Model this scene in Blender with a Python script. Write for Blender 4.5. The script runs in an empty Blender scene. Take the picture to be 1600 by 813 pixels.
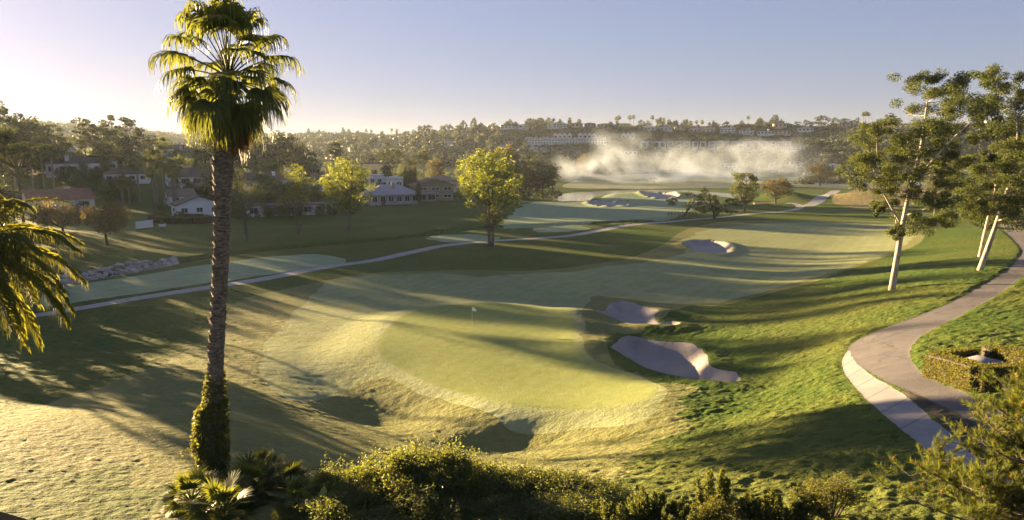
import bpy, math, random
import numpy as np
from mathutils import Vector, Matrix

rnd = random.Random(11)
rng = np.random.default_rng(11)
scene = bpy.context.scene
COL = scene.collection
R = math.radians

# ------------------------------------------------------------------ camera, sky, sun, exposure
F = 1600 * 24 / 36.0
PITCH = math.atan((406.5 - 240) / F)
CAMZ = 18.0
cam_d = bpy.data.cameras.new('camera'); cam = bpy.data.objects.new('camera', cam_d); COL.objects.link(cam)
cam_d.lens = 24; cam_d.sensor_width = 36; cam_d.clip_end = 9000; cam_d.clip_start = 0.1
cam.location = (0, 0, CAMZ); cam.rotation_euler = (math.pi/2 - PITCH, 0, 0)
scene.camera = cam

SUN_AZ = R(50)       # to the left of the view direction
SUN_EL = R(5.8)
S = Vector((-math.sin(SUN_AZ)*math.cos(SUN_EL), math.cos(SUN_AZ)*math.cos(SUN_EL), math.sin(SUN_EL)))
w = bpy.data.worlds.new('World'); scene.world = w; w.use_nodes = True
nt = w.node_tree; bg = nt.nodes['Background']
sky = nt.nodes.new('ShaderNodeTexSky'); sky.sky_type = 'NISHITA'; sky.sun_disc = False
sky.sun_elevation = R(7.0); sky.sun_rotation = -SUN_AZ
sky.air_density = 1.0; sky.dust_density = 0.9; sky.ozone_density = 3.5; sky.altitude = 50
gm = nt.nodes.new('ShaderNodeGamma'); gm.inputs[1].default_value = 0.42
tn = nt.nodes.new('ShaderNodeMix'); tn.data_type = 'RGBA'; tn.blend_type = 'MULTIPLY'; tn.inputs[0].default_value = 1.0; tn.inputs[7].default_value = (.72, .68, .885, 1)
nt.links.new(sky.outputs[0], gm.inputs[0]); nt.links.new(gm.outputs[0], tn.inputs[6]); nt.links.new(tn.outputs[2], bg.inputs[0])
bg.inputs[1].default_value = 0.052
sl = bpy.data.lights.new('sun', 'SUN'); sl.energy = 5.0; sl.angle = R(0.5); sl.color = (1.0, 0.70, 0.35)
so = bpy.data.objects.new('sun', sl); COL.objects.link(so)
so.rotation_euler = (-S).to_track_quat('-Z', 'Y').to_euler(); so.location = S*300
scene.view_settings.view_transform = 'Standard'; scene.view_settings.look = 'None'
scene.view_settings.exposure = 3.05; scene.view_settings.gamma = 1.0
scene.render.engine = 'CYCLES'
cy = scene.cycles
cy.use_denoising = True; cy.denoiser = 'OPENIMAGEDENOISE'
cy.max_bounces = 6; cy.diffuse_bounces = 3; cy.glossy_bounces = 2; cy.transmission_bounces = 4
cy.transparent_max_bounces = 6; cy.volume_bounces = 1; cy.caustics_reflective = False; cy.caustics_refractive = False
cy.volume_max_steps = 128
cy.sample_clamp_indirect = 6

# ------------------------------------------------------------------ projection helpers
cp, sp_ = math.cos(PITCH), math.sin(PITCH)
def ray(px, py):
    a = (px - 800)/F; b = (406.5 - py)/F
    return np.array([a, cp + b*sp_, -sp_ + b*cp])
def at_depth(px, py, D):
    r = ray(px, py); r = r*(D/r[1]); return np.array([r[0], r[1], r[2] + CAMZ])

# ------------------------------------------------------------------ noise
_lat = np.random.default_rng(5).random((16, 256, 256))
def vnoise(x, y, sc, k=0):
    L = _lat[k]; x = np.asarray(x)/sc + 37.3*k; y = np.asarray(y)/sc + 11.7*k
    xi = np.floor(x).astype(np.int64); yi = np.floor(y).astype(np.int64)
    fx = x - xi; fy = y - yi; fx = fx*fx*(3-2*fx); fy = fy*fy*(3-2*fy)
    x0 = xi & 255; x1 = (xi+1) & 255; y0 = yi & 255; y1 = (yi+1) & 255
    a = L[y0, x0]*(1-fx) + L[y0, x1]*fx; b = L[y1, x0]*(1-fx) + L[y1, x1]*fx
    return a*(1-fy) + b*fy - 0.5
def sstep(e0, e1, x):
    t = np.clip((x - e0)/(e1 - e0), 0, 1); return t*t*(3-2*t)

# ------------------------------------------------------------------ terrain table: columns of (depth, height)
TAB = {
 -900: [(4,9.5),(15,8.5),(20,7.6),(35,4.6),(60,1.2),(85,0),(150,0),(200,2),(260,6),(330,12),(450,18),(700,24),(1000,45),(1250,80),(2400,60)],
 -300: [(4,9.5),(15,7.6),(20,7.1),(30,6.0),(45,3.5),(62,1.3),(85,0),(160,0),(205,1),(260,8),(330,15),(450,20),(700,25),(1000,50),(1250,78),(2400,60)],
  100: [(4,9.5),(15,7.6),(20,7.1),(30,5.9),(45,3.3),(62,1.2),(80,.2),(190,0),(215,1),(245,6),(290,13),(340,17),(450,22),(700,26),(1000,50),(1200,74),(2400,60)],
  300: [(4,9.5),(15,7.6),(20,7.1),(30,5.9),(45,3.3),(62,1.2),(80,.2),(205,0),(230,1),(258,6),(300,11),(350,15),(450,18),(700,20),(950,22),(1250,52),(2400,40)],
  450: [(4,9.5),(15,8.5),(20,7.3),(28,5.5),(36,3.8),(46,2.1),(62,0.8),(80,0),(190,0),(225,1.5),(260,4),(300,6),(400,8),(600,11),(900,30),(1200,52),(2400,40)],
  600: [(4,9.5),(15,8.5),(20,7.5),(25,5.5),(30,3.7),(36,2.3),(44,1.2),(55,.6),(68,.2),(80,0),(230,0),(260,2),(320,5),(450,8),(600,13),(800,29),(1100,48),(2400,40)],
  760: [(4,9.5),(15,8.6),(20,7.6),(25,5.5),(30,3.6),(36,2.1),(44,1.1),(55,.6),(68,.2),(80,0),(300,0),(430,3),(520,9),(600,21),(680,39),(730,46),(1000,44),(2400,35)],
  900: [(4,9.6),(15,8.7),(20,7.8),(25,5.8),(30,3.9),(36,2.3),(44,1.2),(55,.7),(68,.3),(80,0),(400,0),(455,2),(520,12),(600,28),(650,38),(690,45),(760,47),(1100,40),(2400,30)],
 1100: [(4,9.8),(15,9.0),(20,8.1),(25,6.4),(30,4.9),(36,3.4),(44,2.3),(55,1.6),(68,.9),(80,0.5),(100,0),(400,0),(455,2),(520,12),(600,28),(650,38),(690,44),(760,46),(1100,40),(2400,30)],
 1250: [(4,10),(15,9.2),(20,8.4),(28,6.5),(35,5.0),(45,3.8),(60,2.8),(80,1.4),(110,.2),(140,0),(400,0),(455,4),(500,13),(560,27),(620,39),(680,45),(1100,40),(2400,30)],
 1400: [(4,10),(15,9.3),(20,8.7),(35,6.9),(50,5.8),(65,5.0),(85,3.5),(110,1.8),(150,0.6),(230,1),(300,1.5),(390,2.2),(430,8),(480,22),(540,37),(600,45),(1100,40),(2400,30)],
 1550: [(4,10),(15,9.4),(20,9.0),(35,7.7),(50,6.9),(65,6.2),(85,5.1),(110,3.8),(150,2.6),(230,2),(320,2.5),(380,4),(430,14),(500,33),(560,43),(1100,40),(2400,30)],
 1900: [(4,10),(15,9.5),(20,9.2),(35,8.4),(50,7.7),(65,7.0),(100,5.4),(150,4),(230,3),(300,4),(380,12),(450,28),(520,42),(1100,40),(2400,30)],
}
_cx = sorted(TAB); _us = np.array([(c-800)/F for c in _cx])
NU, NL = 160, 320
LU = np.linspace(_us[0], _us[-1], NU); LL = np.linspace(math.log(4), math.log(2400), NL)
_rows = np.array([np.interp(LL, np.log([p[0] for p in TAB[c]]), [p[1] for p in TAB[c]]) for c in _cx])
_G = np.array([np.interp(LU, _us, _rows[:, j]) for j in range(NL)]).T
def _blur(G, n, ax):
    k = np.hanning(n+2)[1:-1]; k /= k.sum(); p = n//2
    pad = [(0, 0), (0, 0)]; pad[ax] = (p, p)
    Gp = np.pad(G, pad, mode='edge')
    return np.apply_along_axis(lambda v: np.convolve(v, k, 'valid'), ax, Gp)
_G = _blur(_blur(_G, 17, 0), 9, 1)
def base_z(x, y):
    x = np.asarray(x, float); y = np.asarray(y, float)
    yy = np.clip(y, 4.01, 2399); u = np.clip(x/yy, LU[0], LU[-1]-1e-6); l = np.log(yy)
    fu = (u-LU[0])/(LU[1]-LU[0]); fl = (l-LL[0])/(LL[1]-LL[0])
    i = np.clip(fu.astype(int), 0, NU-2); j = np.clip(fl.astype(int), 0, NL-2); fu = fu-i; fl = fl-j
    z = _G[i, j]*(1-fu)*(1-fl) + _G[i+1, j]*fu*(1-fl) + _G[i, j+1]*(1-fu)*fl + _G[i+1, j+1]*fu*fl
    hill = sstep(430, 560, yy)
    z = z + vnoise(x, y, 22, 0)*0.55*sstep(40, 90, yy)*(1-hill) + vnoise(x, y, 9, 1)*0.16 \
        + hill*(vnoise(x, y, 70, 2)*9 + vnoise(x, y, 28, 3)*4)
    return z
_DS = np.exp(np.linspace(math.log(8), math.log(2380), 6000))
def at(px, py, dz=0.0):
    r = ray(px, py); x = r[0]/r[1]*_DS; z = CAMZ + r[2]/r[1]*_DS
    g = base_z(x, _DS) + dz; h = np.nonzero(z < g)[0]
    k = h[0] if len(h) else len(_DS)-1
    return np.array([x[k], _DS[k], g[k]])

# ------------------------------------------------------------------ zones drawn on the ground
def smooth_poly(pts, n=6, closed=True):
    P = np.array(pts, float); m = len(P); out = []
    rngi = range(m) if closed else range(m-1)
    for i in rngi:
        if closed: p0, p1, p2, p3 = P[(i-1) % m], P[i], P[(i+1) % m], P[(i+2) % m]
        else: p0, p1, p2, p3 = P[max(i-1, 0)], P[i], P[i+1], P[min(i+2, m-1)]
        for t in np.arange(n)/n:
            out.append(0.5*((2*p1) + (-p0+p2)*t + (2*p0-5*p1+4*p2-p3)*t*t + (-p0+3*p1-3*p2+p3)*t**3))
    if not closed: out.append(P[-1])
    return np.array(out)
_REC = []
def gpoly(pix, n=6):
    P = smooth_poly([at(*p)[:2] for p in pix], n); _REC.append((P, pix, n)); return P
def gline(pix, n=8): return smooth_poly([at(*p)[:2] for p in pix], n, False)
def sdf_poly(P, x, y, margin=12.0):
    d = np.full(x.shape, 99.0)
    m = (x > P[:, 0].min()-margin) & (x < P[:, 0].max()+margin) & (y > P[:, 1].min()-margin) & (y < P[:, 1].max()+margin)
    if not m.any(): return d
    X, Y = x[m], y[m]; best = np.full(X.shape, 1e9); ins = np.zeros(X.shape, bool)
    for i in range(len(P)):
        a = P[i]; b = P[(i+1) % len(P)]; e = b-a; L = e@e + 1e-12
        t = np.clip(((X-a[0])*e[0] + (Y-a[1])*e[1])/L, 0, 1)
        best = np.minimum(best, (X-a[0]-t*e[0])**2 + (Y-a[1]-t*e[1])**2)
        c = ((a[1] > Y) != (b[1] > Y))
        if c.any():
            xi = a[0] + (Y-a[1])/(e[1] if abs(e[1]) > 1e-12 else 1e-12)*e[0]
            ins ^= c & (X < xi)
    d[m] = np.sqrt(best)*np.where(ins, -1, 1)
    return d
def sdf_line(P, x, y, hw, margin=8.0):
    d = np.full(x.shape, 99.0)
    m = (x > P[:, 0].min()-margin) & (x < P[:, 0].max()+margin) & (y > P[:, 1].min()-margin) & (y < P[:, 1].max()+margin)
    if not m.any(): return d
    X, Y = x[m], y[m]; best = np.full(X.shape, 1e9)
    for i in range(len(P)-1):
        a = P[i]; e = P[i+1]-a; L = e@e + 1e-12
        t = np.clip(((X-a[0])*e[0] + (Y-a[1])*e[1])/L, 0, 1)
        best = np.minimum(best, (X-a[0]-t*e[0])**2 + (Y-a[1]-t*e[1])**2)
    d[m] = np.sqrt(best) - hw
    return d

Z = {}
Z['green'] = gpoly([(589,546),(596,523),(615,503),(640,488),(690,478),(760,474),(820,478),(870,484),(893,494),(900,510),(895,528),(911,553),(939,569),(990,589),(1025,604),(1029,612),(1017,622),(985,631),(920,637),(860,637),(798,634),(727,618),(664,597),(617,573)])
Z['bunker_a'] = gpoly([(940,541),(956,545),(970,528),(992,526),(1025,529),(1073,536),(1092,544),(1104,555),(1108,570),(1128,577),(1149,583),(1157,592),(1151,599),(1128,601),(1080,597),(1037,589),(1008,578),(985,563),(965,552)], 5)
Z['bunker_b'] = gpoly([(931,485),(945,486),(955,475),(975,474),(998,478),(1029,484),(1022,491),(1029,499),(1050,503),(1063,508),(1049,511),(1010,510),(970,502),(942,492)], 5)
Z['bunker_c'] = gpoly([(1068,380),(1082,377),(1110,377),(1135,381),(1146,388),(1138,395),(1112,396),(1088,392),(1075,386)], 5)
Z['bunker_d'] = gpoly([(918,319),(945,316),(975,317),(988,320),(970,323),(938,323)], 4)
Z['bunker_e'] = gpoly([(1000,306),(1020,302),(1045,304),(1062,309),(1040,311),(1015,310)], 4)
Z['fairway'] = gpoly([(518,439),(580,430),(680,427),(760,428),(830,427),(900,423),(960,415),(1010,408),(1057,400),(1085,388),(1060,378),(1085,366),(1120,357),(1170,351),(1250,348),(1375,350),(1425,359),(1425,375),(1390,395),(1350,410),(1300,426),(1250,441),(1180,460),(1125,472),(1070,475),(1000,470),(935,463),(914,478),(909,495),(915,512),(908,528),(921,552),(948,572),(996,590),(1036,603),(1043,618),(1022,636),(985,645),(920,650),(860,651),(795,647),(720,632),(655,612),(600,592),(560,600),(500,625),(445,620),(405,580),(420,536),(459,491),(497,452)])
Z['apron'] = gpoly([(-60,683),(0,657),(100,622),(200,588),(260,565),(300,543),(325,525),(352,493),(372,472),(430,455),(520,436),(580,427),(680,423),(760,425),(830,423),(900,417),(960,408),(1005,396),(1040,380),(1060,365),(1085,355),(1130,347),(1200,344),(1375,346),(1440,358),(1440,377),(1400,395),(1320,424),(1260,444),(1180,465),(1125,478),(1070,480),(1000,520),(950,520),(960,570),(1060,610),(1060,640),(1042,685),(1000,720),(950,755),(915,830),(340,850),(250,788),(120,722),(-60,700)], 4)
Z['fairway_far'] = gpoly([(782,351),(798,338),(815,322),(850,314),(915,316),(960,303),(1000,299),(1060,301),(1105,311),(1095,322),(1078,331),(1060,338),(1000,343),(920,347),(850,352),(800,357)])
Z['tee_a'] = gpoly([(60,470),(90,452),(200,433),(330,413),(440,400),(500,398),(530,403),(538,412),(500,419),(400,432),(300,447),(200,461),(110,474),(70,480)])
Z['tee_b'] = gpoly([(664,373),(700,367),(755,367),(784,373),(750,377),(700,378)])
Z['tee_c'] = gpoly([(834,358),(868,354),(918,355),(918,359),(870,363),(838,363)])
Z['pond'] = gpoly([(862,313),(872,303),(900,300),(960,297),(1000,296),(1060,296),(1100,298),(1140,301),(1175,304),(1165,309),(1125,306),(1090,303),(1060,299),(1000,298),(965,301),(935,305),(918,313),(890,314)], 4)
Z['meadow'] = gpoly([(880,293),(900,282),(940,275),(1050,272),(1200,272),(1330,276),(1440,285),(1440,296),(1330,295),(1200,292),(1060,294),(960,295)], 4)
Z['dry'] = gpoly([(1300,318),(1318,303),(1345,295),(1400,291),(1450,293),(1470,303),(1440,314),(1400,326),(1350,326)], 4)
Z['road'] = gpoly([(1700,348),(1640,342),(1575,345),(1560,353),(1570,362),(1585,375),(1597,390),(1585,410),(1560,430),(1500,464),(1440,490),(1380,512),(1340,530),(1326,545),(1340,566),(1380,592),(1430,612),(1480,635),(1525,657),(1600,690),(1700,735),(1700,690),(1600,655),(1545,627),(1500,608),(1460,592),(1432,572),(1421,552),(1427,535),(1450,517),(1500,492),(1570,452),(1610,420),(1640,390),(1610,367),(1640,362),(1700,362)], 4)
Z['walk'] = gpoly([(1328,543),(1317,558),(1319,578),(1345,612),(1385,648),(1440,692),(1500,740),(1600,800),(1650,780),(1560,735),(1505,690),(1462,655),(1410,612),(1375,592),(1348,573),(1333,556)], 4)
Z['bed'] = gpoly([(1405,604),(1430,612),(1480,635),(1525,657),(1600,690),(1660,725),(1620,735),(1560,715),(1505,685),(1462,652),(1412,612)], 4)
L_PATH = gline([(60,491),(110,483),(200,467.5),(300,452),(380,440),(450,428),(520,415),(590,405),(640,394),(700,382.5),(765,376),(820,373),(880,369),(920,363),(960,355),(1000,349.5),(1060,345),(1120,340),(1180,335),(1220,333),(1242,329),(1250,323.5),(1243,319.5),(1222,318),(1190,318)])
L_PATH2 = gline([(1262,322),(1280,316),(1292,308),(1300,302),(1306,298)])
L_DITCH = gline([(20,455),(75,444),(150,431),(230,417),(280,407),(350,397),(420,388.5),(490,382.5),(560,377),(640,369.5),(700,361),(760,356),(830,352.5),(920,348.5),(1000,345),(1050,340)])
MOUNDS = []   # (x, y, radius, height)
def mound(px, py, r, h, ry=None):
    p = at(px, py); MOUNDS.append((p[0], p[1], r, ry or r, h))
mound(600, 640, 4.3, -.95, 4.2); mound(795, 688, 4.4, -1.0, 2.6); mound(560, 600, 5, -0.4)
mound(735, 430, 7, 1.0, 5); mound(640, 432, 8, 0.5, 5)
mound(905, 500, 2.6, 0.55, 4); mound(935, 560, 2.6, 0.5, 4); mound(1045, 494, 3, 0.5)
mound(1010, 520, 8, 0.5, 2.2)
mound(1225, 312, 9, 3.2, 16); mound(1345, 312, 14, 2.6, 20); mound(1010, 306, 26, 1.6, 14); mound(1180, 330, 18, 0.6)
mound(930, 318, 16, 0.7, 7)
mound(100, 660, 6, 0.35); mound(230, 640, 7, -0.3)
def features(x, y, z):
    sg = sdf_poly(Z['green'], x, y, 14)
    plane = 0.9 + 0.012*(x-3)
    z = z + plane*1.25*sstep(6.5, -.6, sg)
    for mx, my, rx, ry, h in MOUNDS:
        z = z + h*np.exp(-((x-mx)/rx)**2 - ((y-my)/ry)**2)
    for k, dep, lip in (('bunker_a', .75, .32), ('bunker_b', .7, .3), ('bunker_c', .8, .35), ('bunker_d', .9, .6), ('bunker_e', .9, .6)):
        s = sdf_poly(Z[k], x, y, 6)
        z = z + lip*sstep(2.6, 0.1, s)*sstep(-1.0, .1, s) - dep*sstep(0.25, -1.6, s)
    sd = sdf_line(L_DITCH, x, y, 1.6)
    z = z - 1.25*sstep(1.5, -1.2, sd)
    sp = sdf_poly(Z['pond'], x, y, 12)
    z = np.where(sp < 9, z*(1-sstep(9, 0, sp)) + sstep(9, 0, sp)*(-0.35), z)
    z = np.where(sp <= 0, -0.35, z)
    sr = np.minimum(np.minimum(sdf_line(L_PATH, x, y, 1.5, 6), sdf_poly(Z['road'], x, y, 4)), sdf_poly(Z['walk'], x, y, 4))
    z = z - 0.10*sstep(0.5, -0.15, sr)
    return z
def gz(x, y):
    x = np.atleast_1d(np.asarray(x, float)); y = np.atleast_1d(np.asarray(y, float))
    z = features(x, y, base_z(x, y)); return float(z[0]) if len(z) == 1 else z
def on(px, py):
    p = at(px, py); p[2] = gz(p[0], p[1]); return p

# the outlines again, now laid on the shaped ground
def at_full(px, py):
    p = at(px, py)
    for _ in range(3):
        dz = gz(p[0], p[1]) - float(base_z(p[0], p[1])); p = at(px, py, dz)
    return p
for keys in (('green',), ('bunker_a', 'bunker_b', 'bunker_c', 'fairway', 'apron')):
    new = {}
    for k in keys:
        P, pix, n = next(r for r in _REC if r[0] is Z[k])
        new[k] = smooth_poly([at_full(*q)[:2] for q in pix], n)
    Z.update(new)

# ------------------------------------------------------------------ node helpers and materials
class NG:
    def __init__(s, name):
        s.m = bpy.data.materials.new(name); s.m.use_nodes = True; s.t = s.m.node_tree; s.t.nodes.clear()
        s.out = s.t.nodes.new('ShaderNodeOutputMaterial')
    def n(s, typ, ins=None, **kw):
        nd = s.t.nodes.new(typ)
        for k, v in kw.items(): setattr(nd, k, v)
        for k, v in (ins or {}).items():
            if hasattr(v, 'is_output') or isinstance(v, bpy.types.NodeSocket): s.t.links.new(v, nd.inputs[k])
            else: nd.inputs[k].default_value = v
        return nd
    def math(s, op, a, b=0.0, c=0.0, clamp=False):
        return s.n('ShaderNodeMath', {0: a, 1: b, 2: c}, operation=op, use_clamp=clamp).outputs[0]
    def noise(s, scale, detail=3, rough=.55, vec=None):
        nd = s.n('ShaderNodeTexNoise', {'Scale': scale, 'Detail': detail, 'Roughness': rough})
        if vec is None: vec = s.coord()
        s.t.links.new(vec, nd.inputs['Vector']); return nd.outputs['Fac']
    def coord(s, which='Object'):
        if not hasattr(s, '_tc'): s._tc = s.t.nodes.new('ShaderNodeTexCoord')
        return s._tc.outputs[which]
    def mapped(s, scale, rot=(0, 0, 0)):
        return s.n('ShaderNodeMapping', {'Vector': s.coord(), 'Scale': scale, 'Rotation': rot}).outputs[0]
    def mixc(s, f, a, b):
        nd = s.n('ShaderNodeMix', data_type='RGBA')
        for k, v in ((0, f), (6, a), (7, b)):
            if isinstance(v, bpy.types.NodeSocket): s.t.links.new(v, nd.inputs[k])
            else: nd.inputs[k].default_value = v if k == 0 else (v[0], v[1], v[2], 1)
        return nd.outputs[2]
    def ramp(s, f, lo, hi):
        nd = s.n('ShaderNodeMapRange', {0: f, 1: lo, 2: hi, 3: 0.0, 4: 1.0}, interpolation_type='SMOOTHSTEP')
        return nd.outputs[0]
    def surf(s, sock): s.t.links.new(sock, s.out.inputs['Surface'])
    def bump(s, h, dist, strength=1.0):
        return s.n('ShaderNodeBump', {'Height': h, 'Distance': dist, 'Strength': strength}).outputs[0]

def c3(*a): return a
def grass_mat(name, c_lo, c_hi, c_dew, dew, fine=9.0, fine_d=.05, coarse=1.6, coarse_d=.12, stretch=(1, 1, 1), rot=0.0, patch=.12, dry=None, dryamt=0.0, stripes=None):
    g = NG(name)
    v = g.mapped(stretch, (0, 0, rot))
    n1 = g.noise(fine, 4, .65, v); n2 = g.noise(coarse, 4, .6, v); n3 = g.noise(patch, 4, .6)
    n4 = g.noise(patch*5, 3, .6)
    col = g.mixc(g.ramp(n2, .3, .7), c_lo, c_hi)
    if dry: col = g.mixc(g.math('MULTIPLY', g.ramp(n3, .42, .66), dryamt), col, dry)
    d = g.math('MULTIPLY', g.ramp(g.math('ADD', g.math('MULTIPLY', n4, .6), g.math('MULTIPLY', n1, .4)), .25, .7), dew)
    col = g.mixc(d, col, c_dew)
    if stripes:
        wv = g.n('ShaderNodeTexWave', {'Vector': g.mapped((1, 1, 1), (0, 0, stripes[1])), 'Scale': stripes[0], 'Distortion': 1.2, 'Detail': 2, 'Detail Scale': .6}, wave_type='BANDS').outputs['Fac']
        col = g.mixc(g.math('MULTIPLY', g.ramp(wv, .35, .65), stripes[2]), col, tuple(x*.35 for x in c_hi))
    h = g.math('ADD', g.math('MULTIPLY', n1, fine_d), g.math('MULTIPLY', n2, coarse_d))
    b = g.bump(h, 1.0, 1.0)
    bs = g.n('ShaderNodeBsdfPrincipled', {'Base Color': col, 'Roughness': .8, 'Normal': b, 'Specular IOR Level': .06})
    g.surf(bs.outputs[0]); return g.m
M = {}
M['rough'] = grass_mat('rough_grass', (.034,.076,.011), (.084,.112,.020), (.11,.145,.05), .10, 5, .14, 1.5, .42, (1,1.6,1), 0.1, .05, (.14,.13,.035), .40)
M['apron'] = grass_mat('semi_rough_grass', (.100,.120,.030), (.170,.165,.048), (.24,.24,.13), .45, 6, .11, 1.9, .26, (1,1.5,1), .5, .07)
M['fairway'] = grass_mat('fairway_grass', (.175,.205,.070), (.235,.245,.092), (.30,.335,.205), .65, 7, .07, 1.6, .12, (1,1.5,1), .3, .06, stripes=(.16, .55, .07))
M['green'] = grass_mat('green_grass', (.165,.205,.045), (.225,.245,.070), (.26,.295,.13), .5, 9, .035, 1.5, .03, (1,1,1), .3, .09, stripes=(.22, .45, .06))
M['dew'] = grass_mat('dew_grass', (.165,.22,.105), (.22,.27,.14), (.29,.34,.22), .7, 10, .02, 1.5, .02, (1,1,1), 0, .06, stripes=(.10, .9, .06))
M['meadow'] = grass_mat('meadow_grass', (.14,.16,.07), (.22,.22,.10), (.34,.35,.26), .75, 1.2, .05, .3, .2, (.15,1.6,1), 0, .05, (.30,.25,.10), .5)
M['hill'] = grass_mat('hill_scrub_ground', (.030,.042,.018), (.055,.065,.028), (.10,.09,.05), .3, .8, .3, .2, .8, (1,1,1), 0, .02)
M['dry'] = grass_mat('dry_sunlit_grass', (.16,.135,.045), (.24,.19,.07), (.28,.25,.14), .4, 2, .1, .5, .3, (1,1,1), 0, .1)  # dry grass, its gold also carrying the sunlit look of the bank
def sand_mat():
    g = NG('bunker_sand'); v = g.mapped((1, 4, 1), (0, 0, .5))
    n = g.noise(5, 4, .6, v); n2 = g.noise(.5, 3)
    col = g.mixc(g.ramp(g.math('ADD', g.math('MULTIPLY', n, .5), g.math('MULTIPLY', n2, .5)), .3, .7), (.30,.27,.262), (.41,.37,.355))
    b = g.bump(n, .22)
    g.surf(g.n('ShaderNodeBsdfPrincipled', {'Base Color': col, 'Roughness': .95, 'Normal': b}).outputs[0]); return g.m
M['sand'] = sand_mat()
def pave_mat(name, a, b, sc, bd, joints=None, crack=0):
    g = NG(name); n = g.noise(sc, 5, .65); n2 = g.noise(.22, 4, .6); n3 = g.noise(sc*8, 2)
    f = g.math('ADD', g.math('MULTIPLY', n, .45), g.math('MULTIPLY', n2, .55))
    col = g.mixc(g.ramp(f, .32, .68), a, b)
    stain = g.ramp(g.noise(.7, 4, .7, g.mapped((1, .35, 1), (0, 0, .6))), .56, .72)
    col = g.mixc(g.math('MULTIPLY', stain, .35), col, tuple(x*.55 for x in a))
    if crack:
        vo = g.n('ShaderNodeTexVoronoi', {'Vector': g.n('ShaderNodeVectorMath', {0: g.coord(), 1: g.n('ShaderNodeVectorMath', {0: g.n('ShaderNodeTexNoise', {'Vector': g.coord(), 'Scale': .8, 'Detail': 4}).outputs['Color'], 'Scale': 1.6}, operation='SCALE').outputs[0]}, operation='ADD').outputs[0], 'Scale': crack}, feature='DISTANCE_TO_EDGE').outputs['Distance']
        col = g.mixc(g.math('MULTIPLY', g.math('SUBTRACT', 1.0, g.ramp(vo, .004, .016)), .7), col, tuple(x*.3 for x in a))
    if joints:
        wv = g.n('ShaderNodeTexWave', {'Vector': g.mapped((1, 1, 1), (0, 0, joints[1])), 'Scale': joints[0]}, wave_type='BANDS').outputs['Fac']
        col = g.mixc(g.math('MULTIPLY', g.ramp(wv, .985, .999), .6), col, tuple(x*.35 for x in a))
    g.surf(g.n('ShaderNodeBsdfPrincipled', {'Base Color': col, 'Roughness': .85, 'Normal': g.bump(n3, bd)}).outputs[0]); return g.m
M['road'] = pave_mat('asphalt', (.060,.055,.060), (.100,.091,.096), 1.5, .03, None, .28)
M['walk'] = pave_mat('walk_concrete', (.165,.16,.17), (.225,.218,.225), 1.8, .01, (.18, .9))
M['path'] = pave_mat('path_concrete', (.22,.21,.21), (.29,.275,.272), 1.0, .01)
def dirt_mat(name, a, b):
    g = NG(name); n = g.noise(3, 5, .7); n2 = g.noise(.6, 3)
    col = g.mixc(g.ramp(g.math('ADD', g.math('MULTIPLY', n, .6), g.math('MULTIPLY', n2, .4)), .3, .7), a, b)
    g.surf(g.n('ShaderNodeBsdfPrincipled', {'Base Color': col, 'Roughness': 1, 'Normal': g.bump(n, .2)}).outputs[0]); return g.m
M['bed'] = dirt_mat('planting_bed_soil', (.022,.024,.010), (.055,.042,.028))
M['bank'] = dirt_mat('creek_bank_soil', (.028,.030,.014), (.065,.055,.034))
def water_mat():
    g = NG('pond_water'); n = g.noise(1.5, 2, .5, g.mapped((.4, 1, 1)))
    g.surf(g.n('ShaderNodeBsdfPrincipled', {'Base Color': (.03,.035,.03,1), 'Roughness': .06, 'IOR': 1.33, 'Normal': g.bump(n, .02)}).outputs[0]); return g.m
M['water'] = water_mat()
def plain(name, col, rough=.8, var=.15, sc=2.0, bump=.01, metallic=0):
    g = NG(name); n = g.noise(sc, 4, .6)
    f = g.ramp(n, .3, .7)
    hi = tuple(min(1, x*(1+var)) for x in col); lo = tuple(x*(1-var) for x in col)
    g.surf(g.n('ShaderNodeBsdfPrincipled', {'Base Color': g.mixc(f, lo, hi), 'Roughness': rough, 'Metallic': metallic, 'Normal': g.bump(n, bump)}).outputs[0]); return g.m
def leaf_mat(name, a, b, tr=.5, tcol=None, gloss=.25, tboost=1.9):
    g = NG(name)
    geo = g.n('ShaderNodeNewGeometry'); oi = g.n('ShaderNodeObjectInfo')
    r = g.math('ADD', g.math('MULTIPLY', geo.outputs['Random Per Island'], .7), g.math('MULTIPLY', oi.outputs['Random'], .3))
    col = g.mixc(r, a, b)
    tc = tcol or tuple(min(1, x*tboost) for x in (b[0]*1.15, b[1], b[2]*.6))
    tcs = g.mixc(r, tuple(x*.6 for x in tc), tc)
    d = g.n('ShaderNodeBsdfPrincipled', {'Base Color': col, 'Roughness': .55, 'Specular IOR Level': gloss})
    t = g.n('ShaderNodeBsdfTranslucent', {'Color': tcs})
    mx = g.n('ShaderNodeMixShader', {0: tr, 1: d.outputs[0], 2: t.outputs[0]})
    g.surf(mx.outputs[0]); return g.m
def bark_mat(name, a, b, sc=(3, 3, .8), bd=.08):
    g = NG(name); n = g.noise(3, 5, .7, g.mapped(sc))
    g.surf(g.n('ShaderNodeBsdfPrincipled', {'Base Color': g.mixc(g.ramp(n, .35, .65), a, b), 'Roughness': .9, 'Normal': g.bump(n, bd)}).outputs[0]); return g.m
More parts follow.
